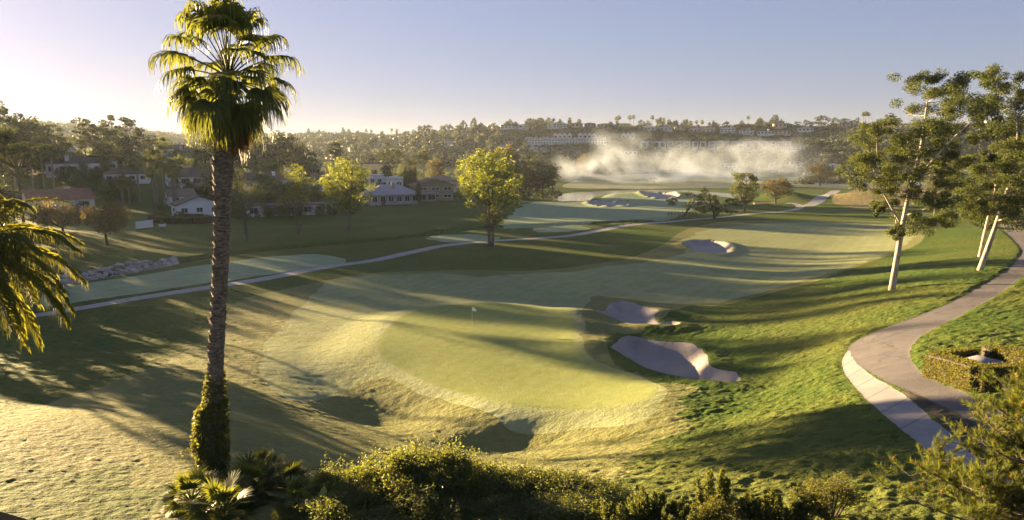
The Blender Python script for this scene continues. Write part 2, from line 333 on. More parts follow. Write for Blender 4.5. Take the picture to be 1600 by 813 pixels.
LF = {
 'palm': leaf_mat('fan_palm_leaf', (.026,.050,.012), (.062,.092,.020), .44, (.28,.30,.035)),
 'dead': leaf_mat('dry_palm_leaf', (.09,.05,.018), (.17,.11,.04), .3, (.30,.18,.04)),
 'feather': leaf_mat('feather_palm_leaf', (.030,.045,.010), (.060,.085,.016), .40, (.30,.29,.03), .35),
 'shrub': leaf_mat('shrub_leaf', (.026,.046,.010), (.080,.100,.020), .48, (.30,.33,.04), .4),
 'yshrub': leaf_mat('yellow_shrub_leaf', (.05,.062,.012), (.125,.128,.026), .4, (.33,.32,.04)),
 'juniper': leaf_mat('juniper_leaf', (.024,.042,.011), (.075,.095,.022), .36, (.26,.28,.04)),
 'ivy': leaf_mat('ivy_leaf', (.018,.036,.008), (.055,.080,.016), .42, (.30,.30,.04), .4),
 'needle': leaf_mat('pine_needle', (.035,.048,.010), (.090,.105,.020), .42, (.26,.30,.035)),
 'cone': leaf_mat('pine_candle', (.28,.12,.03), (.45,.24,.07), .25, (.5,.25,.06)),
 'euc': leaf_mat('eucalyptus_leaf', (.016,.034,.009), (.046,.068,.016), .34, (.20,.23,.03), .25),
 'lawn': leaf_mat('lime_tree_leaf', (.045,.080,.012), (.110,.150,.020), .46, (.30,.34,.03)),
 'olive': leaf_mat('dull_tree_leaf', (.034,.050,.018), (.070,.085,.028), .42, (.20,.22,.05)),
 'pine': leaf_mat('dark_pine_leaf', (.014,.026,.010), (.036,.054,.018), .30, (.12,.14,.03)),
 'pepper': leaf_mat('pepper_tree_leaf', (.040,.038,.014), (.085,.072,.026), .4, (.26,.19,.05)),
 'garden': leaf_mat('garden_tree_leaf', (.022,.042,.012), (.056,.082,.020), .4, (.18,.22,.035)),
 'rust': leaf_mat('rust_tree_leaf', (.042,.042,.016), (.088,.078,.028), .38, (.22,.18,.045)),
 'hedge': leaf_mat('hedge_leaf', (.030,.046,.010), (.090,.098,.018), .4, (.36,.32,.04)),
 'scrub': leaf_mat('hill_scrub_leaf', (.020,.032,.016), (.052,.064,.030), .22, (.13,.14,.05)),
 'hillt': leaf_mat('hill_tree_leaf', (.015,.028,.014), (.042,.056,.026), .22, (.12,.14,.05)),
 'banana': leaf_mat('banana_leaf', (.10,.15,.05), (.16,.22,.07), .5, (.34,.42,.10)),
}
BK = {
 'palm': bark_mat('palm_bark', (.105,.075,.056), (.36,.28,.22), (2, 2, 5), .15),
 'grey': bark_mat('grey_bark', (.075,.06,.05), (.15,.125,.105)),
 'white': bark_mat('pale_eucalyptus_bark', (.24,.19,.15), (.50,.43,.36), (1.2, 1.2, .3), .03),
 'dark': bark_mat('dark_bark', (.035,.026,.020), (.08,.06,.045)),
}

# ------------------------------------------------------------------ mesh helpers
def mk_mesh(name, V, quads=None, tris=None, mat=None, smooth=True):
    V = np.asarray(V, np.float32)
    q = np.asarray(quads, np.int32).reshape(-1, 4) if quads is not None and len(quads) else np.zeros((0, 4), np.int32)
    t = np.asarray(tris, np.int32).reshape(-1, 3) if tris is not None and len(tris) else np.zeros((0, 3), np.int32)
    me = bpy.data.meshes.new(name); me.vertices.add(len(V)); me.vertices.foreach_set('co', V.ravel())
    nl = q.size + t.size; me.loops.add(nl); me.loops.foreach_set('vertex_index', np.concatenate([q.ravel(), t.ravel()]))
    nf = len(q)+len(t); me.polygons.add(nf)
    st = np.concatenate([np.arange(len(q))*4, q.size + np.arange(len(t))*3]).astype(np.int32)
    me.polygons.foreach_set('loop_start', st)
    me.polygons.foreach_set('use_smooth', np.full(nf, smooth))
    me.update(calc_edges=True)
    if mat: me.materials.append(mat)
    return me
class MB:
    """collects shapes for one mesh"""
    def __init__(s): s.V = []; s.Q = []; s.T = []; s.n = 0
    def add(s, V, Q=None, T=None):
        V = np.asarray(V, float).reshape(-1, 3)
        if Q is not None and len(Q): s.Q.append(np.asarray(Q).reshape(-1, 4) + s.n)
        if T is not None and len(T): s.T.append(np.asarray(T).reshape(-1, 3) + s.n)
        s.V.append(V); s.n += len(V)
    def box(s, c, size, rz=0.0):
        x, y, z = np.array(size)/2
        P = np.array([(-x,-y,-z),(x,-y,-z),(x,y,-z),(-x,y,-z),(-x,-y,z),(x,-y,z),(x,y,z),(-x,y,z)])
        if rz: P = P @ np.array([[math.cos(rz), math.sin(rz), 0], [-math.sin(rz), math.cos(rz), 0], [0, 0, 1]])
        s.add(P + np.array(c), [(0,3,2,1),(4,5,6,7),(0,1,5,4),(1,2,6,5),(2,3,7,6),(3,0,4,7)])
    def tube(s, pts, rad, k=7, cap=True):
        P = np.asarray(pts, float); n = len(P); rad = np.broadcast_to(np.asarray(rad, float), (n,))
        T = np.gradient(P, axis=0); T /= np.linalg.norm(T, axis=1)[:, None] + 1e-9
        ref = np.where(np.abs(T[:, 2:3]) > .9, np.array([[1., 0, 0]]), np.array([[0, 0, 1.]]))
        if np.abs(T[:, 2]).max() > .9: ref = np.tile(np.array([[1., .1, 0]]), (n, 1)) if np.abs(T[:, 0]).max() < .9 else ref
        A = np.cross(T, ref); A /= np.linalg.norm(A, axis=1)[:, None] + 1e-9; B = np.cross(T, A)
        a = np.arange(k)*2*np.pi/k
        V = P[:, None, :] + rad[:, None, None]*(np.cos(a)[None, :, None]*A[:, None, :] + np.sin(a)[None, :, None]*B[:, None, :])
        i = np.arange(n-1)[:, None]*k; j = np.arange(k)[None, :]; j2 = (j+1) % k
        Q = np.stack([i+j, i+j2, i+k+j2, i+k+j], -1).reshape(-1, 4)
        s.add(V.reshape(-1, 3), Q)
        if cap:
            for base in (0, (n-1)*k):
                c = s.n; s.add([P[0] if base == 0 else P[-1]])
                s.T.append(np.array([(c, c-n*k+base+q if base == 0 else c-1-n*k+base+q, 0) for q in range(0)]).reshape(-1, 3))
    def leaves(s, C, size, aspect=.45, up=0.3, dirs=None, rs=None):
        rs = rs or rng; N = len(C); size = np.broadcast_to(size, (N,))*rs.uniform(.7, 1.25, N)
        t = rs.normal(size=(N, 3)); t[:, 2] *= .8
        if dirs is not None: t = t*.35 + dirs
        t /= np.linalg.norm(t, axis=1)[:, None]
        m = rs.normal(size=(N, 3)); m[:, 2] += up
        b = np.cross(t, m); b /= np.linalg.norm(b, axis=1)[:, None] + 1e-9
        tl = t*(size/2)[:, None]; bl = b*(size*aspect/2)[:, None]
        V = np.stack([C-tl, C+bl-tl*.15, C+tl, C-bl-tl*.15], 1)
        s.add(V.reshape(-1, 3), np.arange(N*4).reshape(N, 4))
    def mesh(s, name, mat, smooth=True):
        return mk_mesh(name, np.concatenate(s.V), np.concatenate(s.Q) if s.Q else None, np.concatenate(s.T) if s.T else None, mat, smooth)
def link(name, data, parent=None, loc=None):
    o = bpy.data.objects.new(name, data); COL.objects.link(o)
    if parent: o.parent = parent
    if loc is not None: o.location = loc
    return o
def tag(o, label, cat, group=None, kind=None):
    if label: o['label'] = label
    if cat: o['category'] = cat
    if group: o['group'] = group
    if kind: o['kind'] = kind
    return o
def thing(name, label, cat, loc, rz=0.0, group=None, scale=None):
    o = link(name, None, None, loc); o.rotation_euler = (0, 0, rz); o.empty_display_size = .3
    if scale is not None: o.scale = scale
    return tag(o, label, cat, group)
def struct(name, me, label=None):
    o = link(name, me); o['kind'] = 'structure'
    if label: o['label'] = label
    return o

# ------------------------------------------------------------------ the ground, cut into its zones
def build_ground():
    ys = np.exp(np.concatenate([np.arange(math.log(5), math.log(16), .02), np.arange(math.log(16), math.log(40), .0034), np.arange(math.log(40), math.log(150), .0062), np.arange(math.log(150), math.log(2390), .0135)]))
    uf = np.linspace(-.82, .82, 760)
    off = np.array([3, 8, 15, 25, 40, 60, 85, 120, 170, 240, 330, 450.])
    ny = len(ys)
    Xf = ys[:, None]*uf[None, :]
    X = np.concatenate([-(.82*ys[:, None] + off[::-1][None, :]), Xf, .82*ys[:, None] + off[None, :]], 1)
    Y = np.repeat(ys[:, None], X.shape[1], 1); nx = X.shape[1]
    x = X.ravel(); y = Y.ravel()
    z = features(x, y, base_z(x, y))
    sdf = {k: sdf_poly(P, x, y, 6) for k, P in Z.items()}
    hard = np.minimum.reduce([sdf[k] for k in ('road', 'walk', 'pond', 'green')] + [sdf['bunker_'+c] for c in 'abcde'])
    hard = np.minimum(hard, sdf_line(L_PATH, x, y, 1.7, 5))
    soft = sstep(0, .5, hard)*sstep(110, 60, y)
    ap = sstep(1, -1, sdf['apron']); fw = sstep(1.5, -1.5, sdf['fairway'])
    # tufts: taller in the rough, nearly none on the mown turf
    amp = .075*(1-ap) + .045*ap*(1-fw) + .018*fw
    nearamp = sstep(45, 22, y)*ap*(1-fw)*.006
    tuft = vnoise(x+y*.25, y*1.9, .75, 4) + .6*vnoise(x+y*.2, y*1.7, .33, 5)
    amp = amp*(1 - .75*sstep(40, 30, y)*sstep(0, -4, x))
    z = z + soft*((amp+nearamp)*tuft*1.5 + amp*vnoise(x, y*2.2, 2.4, 6)*1.6)
    z = z + soft*sstep(46, 34, y)*(1-.85*fw)*(1-.8*ap*sstep(24, 32, y))*(.62-.34*sstep(2, -4, x))*(.085*np.abs(vnoise(x+.3*y, y*1.5, .42, 10))*2 + .055*vnoise(x, y*1.4, .21, 11)*2 - .05)
    V = np.stack([x, y, z], 1)
    idx = np.arange(ny*nx).reshape(ny, nx)
    a, b, c, d = idx[:-1, :-1].ravel(), idx[:-1, 1:].ravel(), idx[1:, 1:].ravel(), idx[1:, :-1].ravel()
    T = np.concatenate([np.stack([a, b, c], 1), np.stack([a, c, d], 1)])
    state = {'V': V, 's': {}}
    def split(T, s):
        V = state['V']
        f = s[T] < 0; k = f.sum(1)
        inn = [T[k == 3]]; out = [T[k == 0]]
        for kk in (1, 2):
            t = T[k == kk]
            if not len(t): continue
            ff = f[k == kk]; odd = ff if kk == 1 else ~ff
            r = odd.argmax(1); rows = np.arange(len(t))
            A, B, C = t[rows, r], t[rows, (r+1) % 3], t[rows, (r+2) % 3]
            e = np.concatenate([np.sort(np.stack([A, B], 1), 1), np.sort(np.stack([A, C], 1), 1)])
            key = e[:, 0].astype(np.int64)*20000000 + e[:, 1]
            uq, first, inv = np.unique(key, return_index=True, return_inverse=True)
            eu = e[first]; s0, s1 = s[eu[:, 0]], s[eu[:, 1]]
            w_ = (s0/(s0-s1+1e-12))[:, None]
            n0 = len(state['V']); nv = state['V'][eu[:, 0]]*(1-w_) + state['V'][eu[:, 1]]*w_
            for q in list(state['s']):
                sv = state['s'][q]; state['s'][q] = np.concatenate([sv, sv[eu[:, 0]]*(1-w_[:, 0]) + sv[eu[:, 1]]*w_[:, 0]])
            state['V'] = np.concatenate([state['V'], nv]); s = np.concatenate([s, np.zeros(len(nv))])
            p = n0 + inv[:len(t)]; qv = n0 + inv[len(t):]
            one = np.stack([A, p, qv], 1); two = np.concatenate([np.stack([p, B, C], 1), np.stack([p, C, qv], 1)])
            (inn if kk == 1 else out).append(one); (out if kk == 1 else inn).append(two)
        return np.concatenate(inn), np.concatenate(out)
    sdf['path'] = sdf_line(L_PATH, x, y, 1.25, 5); sdf['path2'] = sdf_line(L_PATH2, x, y, 2.1, 8)
    dl = sdf_line(L_DITCH, x, y, 1.75, 6)
    sdf['bank'] = dl + .5*vnoise(x, y, 2.0, 7)
    sdf['hill'] = 445 + 50*vnoise(x, y, 90, 8) - y + np.where(x < 0, -120*sstep(0, -120, x), 0) 
    sdf['apron'] = sdf['apron'] + .22*vnoise(x, y, 1.2, 9) + np.maximum(sstep(2, 6, x)*sstep(50, 40, y), sstep(-5, -7, x)*sstep(34, 30, y)*.8)*(3.0*vnoise(x, y*1.8, 3.0, 9) + 2.2*vnoise(x+y, y*2.5, 1.0, 10) + 1.2*vnoise(x, y*2.5, .4, 11))
    edge = .16*vnoise(x, y, .9, 12) + .12*vnoise(x, y, .35, 13)
    for k_ in ('road', 'walk', 'path', 'bed'): sdf[k_] = sdf[k_] + edge*(.35 if k_ == 'walk' else 1)
    for k_ in ('bunker_a', 'bunker_b', 'bunker_c'): sdf[k_] = sdf[k_] + .8*edge
    for k_ in ('tee_a', 'tee_b', 'tee_c', 'fairway_far', 'fairway'): sdf[k_] = sdf[k_] + 1.1*vnoise(x, y, 2.2, 14)*np.clip(y/90, .3, 3)
    state['s'] = sdf
    def emit(name, T, mat):
        used, inv = np.unique(T.ravel(), return_inverse=True)
        me = mk_mesh(name, state['V'][used], None, inv.reshape(-1, 3), mat, True)
        return struct(name, me)
    rest = T
    order = [('pond','pond','water'), ('road','road','road'), ('walk','footpath','walk'), ('bed','planting_bed','bed'),
             ('bunker_a','bunker','sand'), ('bunker_b','bunker','sand'), ('bunker_c','bunker','sand'), ('bunker_d','bunker','sand'), ('bunker_e','bunker','sand'),
             ('path','cart_path','path'), ('path2','cart_path','path'), ('green','putting_green','green'), ('fairway','fairway','fairway'), ('apron','semi_rough','apron'),
             ('fairway_far','fairway','dew'), ('tee_a','tee_box','dew'), ('tee_b','tee_box','dew'), ('tee_c','tee_box','dew'),
             ('dry','grass_bank','dry'), ('bank','creek_bank','bank'), ('meadow','meadow','meadow'), ('hill','hills','hill')]
    for key, name, mat in order:
        inn, rest = split(rest, state['s'][key])
        if len(inn): emit(name, inn, M[mat])
    emit('ground', rest, M['rough'])
build_ground()

# ------------------------------------------------------------------ haze and mist
def volume_obj(name, lo, hi, mat, label):
    mb = MB(); lo = np.array(lo, float); hi = np.array(hi, float); c = (lo+hi)/2
    mb.box((0, 0, 0), hi-lo)
    o = link(name, mb.mesh(name, mat, False), None, c); o['kind'] = 'stuff'; o['label'] = label; o['category'] = name
    return o
g = NG('haze_air')
vol = g.n('ShaderNodeVolumePrincipled', {'Color': (.72, .84, 1.0, 1), 'Density': 0.000075, 'Anisotropy': .25})
g.t.links.new(vol.outputs[0], g.out.inputs['Volume'])
volume_obj('haze', (-2600, -40, -3), (2600, 2410, 100), g.m, 'thin pale morning haze filling the valley air')

MC = np.array([110., 432., 14.])
def mist_mat():
    g = NG('mist_bank'); co = g.coord()
    warp = g.n('ShaderNodeTexNoise', {'Vector': co, 'Scale': .045, 'Detail': 2})
    wv = g.n('ShaderNodeVectorMath', {0: warp.outputs['Color'], 1: (.5, .5, .5)}, operation='SUBTRACT').outputs[0]
    wv = g.n('ShaderNodeVectorMath', {0: wv, 'Scale': 22.0}, operation='SCALE').outputs[0]
    cw = g.n('ShaderNodeVectorMath', {0: co, 1: wv}, operation='ADD').outputs[0]
    tot = None
    blobs = [((64,432,17),(15,9,11),1.0), ((55,430,7),(26,14,8),1.3), ((74,432,22),(9,8,6),.7), ((98,432,11),(30,12,9),.8), ((145,434,15),(34,13,9),.9),
             ((170,434,15),(16,12,8),.7), ((120,428,4),(70,18,5),.8), ((40,428,5),(16,14,8),.9), ((100,405,.2),(85,26,2.6),1.0), ((85,425,8),(60,16,9),.45), ((150,428,9),(50,16,9),.45)]
    for c, s, k in blobs:
        d = g.n('ShaderNodeVectorMath', {0: cw, 1: tuple(np.array(c)-MC)}, operation='SUBTRACT').outputs[0]
        d = g.n('ShaderNodeVectorMath', {0: d, 1: tuple(1/q for q in s)}, operation='MULTIPLY').outputs[0]
        l = g.n('ShaderNodeVectorMath', {0: d}, operation='LENGTH').outputs['Value']
        v = g.math('MULTIPLY', g.n('ShaderNodeMapRange', {0: l, 1: 1.25, 2: .1, 3: 0., 4: 1.}, interpolation_type='SMOOTHSTEP').outputs[0], k)
        tot = v if tot is None else g.math('ADD', tot, v)
    n = g.n('ShaderNodeTexNoise', {'Vector': g.n('ShaderNodeMapping', {'Vector': cw, 'Scale': (1, 1, 1.1), 'Rotation': (0, .5, 0)}).outputs[0], 'Scale': .075, 'Detail': 3, 'Roughness': .5}).outputs['Fac']
    dens = g.math('MULTIPLY', g.math('MULTIPLY', tot, g.ramp(n, .26, .95)), .060)
    v = g.n('ShaderNodeVolumePrincipled', {'Color': (.72, .83, 1.0, 1), 'Density': dens, 'Anisotropy': .1})
    g.t.links.new(v.outputs[0], g.out.inputs['Volume'])
    return g.m
mist = volume_obj('mist', MC-np.array([105, 48, 15.2]), MC+np.array([105, 26, 24]), mist_mat(), 'white morning mist drifting low over the far meadow')

# ------------------------------------------------------------------ trees
def bez(p0, p1, p2, n=6):
    t = np.linspace(0, 1, n)[:, None]; return (1-t)**2*p0 + 2*t*(1-t)*p1 + t*t*p2
def clump_pts(rs, C, rad, n, flat=1.0, shell=.45):
    d = rs.normal(size=(n, 3)); d /= np.linalg.norm(d, axis=1)[:, None]
    r = rs.uniform(shell, 1.0, n)**.8
    P = d*r[:, None]*rad; P[:, 2] *= flat
    return C + P
def tree_mesh(key, seed, H=10., crown_w=6., crown_lo=.3, n_clump=22, clump_r=.16, leaf=.4, n_leaf=90, trunk_r=.22, leafm='garden', bark='grey',
              shape='round', fork=.28, flat=.75, droop=0., multi=1, lean=0., aspect=.5, tips=None, up=.3):
    rs = np.random.default_rng(seed); tr = MB(); cr = MB()
    tops = []
    for m_ in range(multi):
        a = rs.uniform(0, 6.28); off = (0 if multi == 1 else .10*H)
        top = np.array([math.cos(a)*off + lean*H, math.sin(a)*off, H*.82])
        mid = np.array([top[0]*.25 + rs.normal()*.02*H, top[1]*.25 + rs.normal()*.02*H, H*.42])
        P = bez(np.array([rs.normal()*.01*H*(multi > 1), 0, -.3]), mid, top, 9); tops.append(P)
        rr = np.linspace(1, .16, 9)*trunk_r*(1 if multi == 1 else .7); rr[0] *= 1.35
        tr.tube(P, rr, 8)
    cents = []
    tries = 0
    zc0 = crown_lo*H; zc1 = H*.97
    while len(cents) < n_clump and tries < 4000:
        tries += 1
        q = rs.uniform(-1, 1, 3)
        if q@q > 1 or q@q < .12: continue
        t = (q[2]+1)/2
        if shape == 'round': wmul = 1.0
        elif shape == 'umbrella': wmul = 1.0; 
        elif shape == 'cone': wmul = max(.15, 1.25-t*1.1)
        elif shape == 'column': wmul = 1.0
        elif shape == 'vase': wmul = .55 + .55*t
        else: wmul = 1.0
        c = np.array([q[0]*crown_w/2*wmul, q[1]*crown_w/2*wmul, zc0 + (zc1-zc0)*t])
        c[0] += lean*c[2]*.9
        md = clump_r*H*rs.uniform(.55, 1.0)
        if any(np.linalg.norm(c-e) < md for e in cents): continue
        cents.append(c)
    for c in cents:
        P = tops[rs.integers(len(tops))]
        za = max(fork*H, c[2] - .75*math.hypot(c[0]-lean*c[2], c[1]) - .05*H)
        k = int(np.argmin(np.abs(P[:, 2]-za))); p0 = P[k]
        tr.tube(bez(p0, p0*.35 + c*.65 + np.array([0, 0, -.10*H*(1 if shape != 'cone' else -.2)]), c, 5), np.linspace(.40, .06, 5)*trunk_r, 5)
        r = clump_r*H*rs.uniform(.65, 1.15)
        L = clump_pts(rs, c, r, n_leaf, flat)
        dirs = None
        if droop:
            L = np.concatenate([L] + [L + np.array([0, 0, -droop*H*f]) for f in (.33, .66, 1.0)][:3])
            L += rs.normal(size=L.shape)*.012*H; dirs = np.tile(np.array([0, 0, -1.2]), (len(L), 1))
            L = L[L[:, 2] > .06*H]; dirs = dirs[:len(L)]
        cr.leaves(L, leaf, aspect, up, dirs, rs)
    return {'trunk': tr.mesh(key+'_trunk', BK[bark]), 'crown': cr.mesh(key+'_crown', LF[leafm]), 'H': H, 'W': crown_w + clump_r*H*1.3}
def put_tree(name, label, cat, v, x, y, H, W, group=None, rz=None, sink=0.0):
    z = gz(x, y) - sink
    sz = H/v['H']; sx = (W/v['W']) if W else sz
    o = thing(name, label, cat, (x, y, z), rnd.uniform(0, 6.28) if rz is None else rz, group, (sx, sx, sz))
    link('trunk', v['trunk'], o); link('crown', v['crown'], o)
    return o
def tree_px(name, label, cat, v, px, ptop, D, wpx, group=None, rz=None, hmin=2.5):
    p = at_depth(px, ptop, D); H = max(hmin, p[2] - gz(p[0], p[1]))
    return put_tree(name, label, cat, v, p[0], p[1], H, wpx*D/F, group, rz)
def tree_base(name, label, cat, v, px, pbase, ptop, wpx, group=None, rz=None):
    b = on(px, pbase); t = at_depth(px, ptop, b[1])
    return put_tree(name, label, cat, v, b[0], b[1], max(1.0, t[2]-b[2]), wpx*b[1]/F, group, rz)

TV = {}
TV['pine'] = [tree_mesh('ridge_pine%d' % i, 100+i, 18, 9, .34, 26, .085, .75, 70, .35, 'pine', 'dark', 'round', .3, .55) for i in range(3)]
TV['dense'] = [tree_mesh('dense_tree%d' % i, 110+i, 12, 9, .12, 34, .14, .65, 110, .3, 'pine', 'dark', 'round', .15, .8) for i in range(2)]
TV['garden'] = [tree_mesh('garden_tree%d' % i, 120+i, 7, 6, .14, 22, .16, .42, 90, .16, 'garden', 'grey', 'round', .2, .8) for i in range(3)]
TV['bushy'] = [tree_mesh('garden_bush%d' % i, 130+i, 3, 4, .05, 16, .22, .30, 80, .08, 'garden', 'grey', 'round', .1, .8) for i in range(2)]
TV['lawn'] = [tree_mesh('lawn_tree%d' % i, 140+i, 17, 10, .26, 58, .082, .40, 135, .32, 'lawn', 'grey', 'round', .2, .8, multi=3) for i in range(2)]
TV['slim'] = [tree_mesh('slim_tree%d' % i, 150+i, 16, 5.5, .30, 26, .07, .36, 100, .28, ['lawn', 'olive'][i], 'grey', 'vase', .2, .8, multi=2) for i in range(2)]
TV['airy'] = [tree_mesh('airy_tree', 160, 16, 10, .36, 40, .075, .34, 75, .26, 'olive', 'grey', 'vase', .2, .8, multi=2)]
TV['pepper'] = [tree_mesh('pepper_tree%d' % i, 170+i, 9, 9, .50, 40, .10, .30, 55, .25, 'pepper', 'dark', 'round', .25, .8, droop=.20) for i in range(2)]
TV['dark'] = [tree_mesh('dark_tree%d' % i, 180+i, 19, 9, .10, 42, .085, .55, 100, .35, 'pine', 'dark', 'round', .15, .85) for i in range(3)]
TV['umbrella'] = [tree_mesh('umbrella_tree', 190, 18, 14, .55, 40, .085, .55, 100, .4, 'pine', 'dark', 'round', .3, .5)]
TV['cypress'] = [tree_mesh('cypress', 200, 10, 2.0, .04, 40, .075, .35, 90, .18, 'pine', 'dark', 'column', .05, 1.5)]
TV['oak'] = [tree_mesh('oak%d' % i, 210+i, 12, 9, .20, 48, .105, .42, 130, .32, ['euc', 'rust', 'garden'][i], 'dark', 'round', .15, .8, multi=1+i % 2) for i in range(3)]
TV['flat'] = [tree_mesh('flat_tree', 220, 4, 6, .62, 18, .13, .25, 80, .14, 'pine', 'dark', 'round', .2, .4, lean=.06)]
TV['hill'] = [tree_mesh('hill_tree%d' % i, 230+i, 9, 8, .10, 18, .17, 1.05, 36, .25, 'hillt', 'dark', ['round', 'round', 'cone', 'round'][i], .1, .85) for i in range(4)]
TV['hillpine'] = [tree_mesh('hill_pine%d' % i, 240+i, 14, 6, .3, 16, .11, 1.0, 34, .25, 'hillt', 'dark', 'round', .2, .7) for i in range(2)]

# --- guided trees: trunk and limbs follow the silhouette, clumps get their own depth
def guided_tree(name, label, cat, D, trunks, clumps, rpx, leaf, n_leaf, leafm, bark, depth, seed, base_px, flat=.75, shell=.3):
    rs = np.random.default_rng(seed)
    b = on(*base_px) if D is None else None
    if b is not None: D = b[1]
    o = thing(name, label, cat, (0, 0, 0)); tr = MB(); cr = MB()
    base = at_depth(base_px[0], base_px[1], D); base[2] = gz(base[0], base[1]); o.location = base
    paths = []
    for tp in trunks:
        pts = [at_depth(q[0], q[1], D) - base + np.array([0, q[3] if len(q) > 3 else 0, 0]) for q in tp]
        if tp is trunks[0] or tp[0][1] >= base_px[1]-30 and tp[0][1] > 395: pts[0] = pts[0] - np.array([0, 0, .3])
        P = smooth_poly(pts, 5, False); rad = np.interp(np.linspace(0, len(tp)-1, len(P)), range(len(tp)), [q[2] for q in tp])
        tr.tube(P, rad, 9); paths.append((P, rad))
    AP = np.concatenate([p[len(p)//4:] for p, r in paths]); AR = np.concatenate([r[len(r)//4:] for p, r in paths])
    for c in clumps:
        C = at_depth(c[0], c[1], D) - base + np.array([0, rs.uniform(-depth, depth), 0])
        r = (c[2] if len(c) > 2 else rpx)*D/F*rs.uniform(.8, 1.2)
        cost = np.linalg.norm(AP-C, axis=1) + np.where(AP[:, 2] > C[2]-.2, 3.0, 0)
        k = int(np.argmin(cost)); p0 = AP[k]
        tr.tube(bez(p0, (p0+C)/2 + np.array([0, 0, -.12*np.linalg.norm(p0-C)]) + rs.normal(size=3)*.15, C, 6), np.linspace(min(.10, AR[k]*.6), .018, 6), 5)
        for q in range(3):
            cc = C + rs.normal(size=3)*r*.45
            tr.tube(bez(C*.8+p0*.2, (C+cc)/2, cc, 3), [.02, .015, .01], 4)
        sub = C + rs.normal(size=(7, 3))*r*np.array([.6, .6, .42])
        for s_ in sub:
            cr.leaves(clump_pts(rs, s_, r*.55, n_leaf//7, flat, shell), leaf, .42, .1, None, rs)
    link('trunk', tr.mesh(name+'_trunk', BK[bark]), o); link('crown', cr.mesh(name+'_crown', LF[leafm]), o)
    return o

guided_tree('eucalyptus_tree', 'tall pale-trunked eucalyptus standing alone on the rough left of the asphalt road', 'tree', None,
  [[(1393,453,.33),(1408,365,.235),(1421,300,.18),(1437,240,.14),(1446,180,.08),(1452,138,.04)],
   [(1405,345,.12),(1386,312,.09),(1372,283,.05)], [(1424,290,.14),(1452,240,.10,-1.5),(1482,204,.07,-2),(1502,188,.04,-2)],
   [(1403,362,.10),(1432,352,.07,1),(1470,345,.04,1.5)], [(1417,310,.12),(1440,292,.09,2),(1475,262,.05,2.5)]],
  [(1433,127),(1455,124),(1477,131),(1508,138),(1446,150),(1486,153),(1468,171),(1499,166),(1521,166),(1366,208),(1388,197),(1415,195),(1442,202),(1371,233),
   (1344,253),(1352,262),(1366,255),(1395,246),(1419,233),(1446,228),(1473,219),(1499,213),(1517,206),(1402,273),(1362,286),(1384,299),(1406,295),(1433,277),
   (1459,264),(1486,250),(1517,253),(1477,295),(1455,317),(1433,322),(1380,357,10),(1446,352),(1468,348),(1486,348),(1428,348),(1406,321),(1375,330,9),
   (1455,240),(1430,255),(1408,218),(1465,195),(1425,300),(1390,270),(1492,272),(1440,175)],
  19, .18, 1800, 'euc', 'white', 2.6, 300, (1393,453))
guided_tree('eucalyptus_tree', 'leaning twin-trunked eucalyptus beside the bend of the asphalt road', 'tree', None,
  [[(1530,422,.30),(1548,375,.235),(1565,325,.18),(1582,270,.14),(1590,215,.09),(1585,160,.05)],
   [(1543,400,.20,1.2),(1550,370,.17,1.2),(1558,335,.13,1.2),(1568,290,.08,1.2),(1560,240,.04,1.5)], [(1572,300,.16),(1600,250,.12,-1),(1625,200,.07,-1)]],
  [(1540,125),(1560,118),(1590,130),(1604,152),(1547,150),(1555,165),(1530,145),(1542,180),(1562,188),(1585,165),(1602,190),(1580,205),(1560,215),(1602,225),(1540,235),
   (1570,245),(1597,255),(1530,262),(1555,270),(1580,280),(1606,285),(1518,290),(1545,300),(1570,310),(1597,315),(1535,325),(1560,335),(1580,338),(1500,312),(1512,322),
   (1628,170),(1640,210),(1632,250),(1640,290),(1630,140),(1655,240),(1525,215,10),(1512,245,11),(1550,285),(1590,300),(1590,235),(1610,265),(1565,258),(1525,310),(1602,332),(1618,312),(1592,348),(1612,350),(1622,275),(1575,322),(1548,318),(1600,300)],
  19, .20, 1800, 'euc', 'white', 3.0, 301, (1530,422))
tree_base('bushy_tree', 'short dark bushy tree behind the leaning twin-trunked eucalyptus', 'tree', TV['oak'][2], 1536, 372, 298, 95)
tree_base('roadside_tree', 'tall leafy tree at the right edge beyond the road fork', 'tree', TV['oak'][0], 1608, 345, 200, 110)
tree_base('slender_tree', 'slim forked tree seen between the two eucalyptuses', 'tree', TV['airy'][0], 1461, 335, 235, 70)
tree_px('roadside_tree', 'wide dark tree on the far side of the road behind the eucalyptuses', 'tree', TV['oak'][2], 1500, 262, 240, 70)

# trees on the lawns and by the water
tree_base('lime_green_tree', 'yellow-green leafy tree standing alone beside the concrete cart path', 'tree', TV['lawn'][0], 766, 386, 226, 118, rz=.6)
tree_base('lime_green_tree', 'bright lime tree with a forked trunk on the left lawn before the pale hip-roofed house', 'tree', TV['lawn'][1], 546, 360, 240, 92, rz=2.2)
tree_base('slim_tree', 'slim green tree with a bare lower trunk between two lawn trees', 'tree', TV['slim'][0], 469, 366, 256, 66)
tree_base('airy_tree', 'thin dull-green tree with bare spreading branches just right of the tall palm trunk', 'tree', TV['airy'][0], 387, 377, 258, 78, rz=1.0)
tree_base('pepper_tree', 'weeping brownish pepper tree above the stone bank, nearest the garden wall', 'tree', TV['pepper'][0], 168, 384, 316, 92)
tree_base('pepper_tree', 'weeping brownish pepper tree above the stone bank, half behind the feather palm', 'tree', TV['pepper'][1], 100, 376, 310, 95)
for i, (px, pt, wp) in enumerate([(772,236,44), (797,232,46), (826,238,48), (848,243,46), (862,252,36), (812,262,40), (755,244,34), (840,264,40)]):
    tree_base('grove_tree', 'tall dark tree in the grove at the left end of the pond', 'tree', TV['dark'][i % 3], px, 307 - (i % 3), pt, wp, 'dark grove beside the pond')
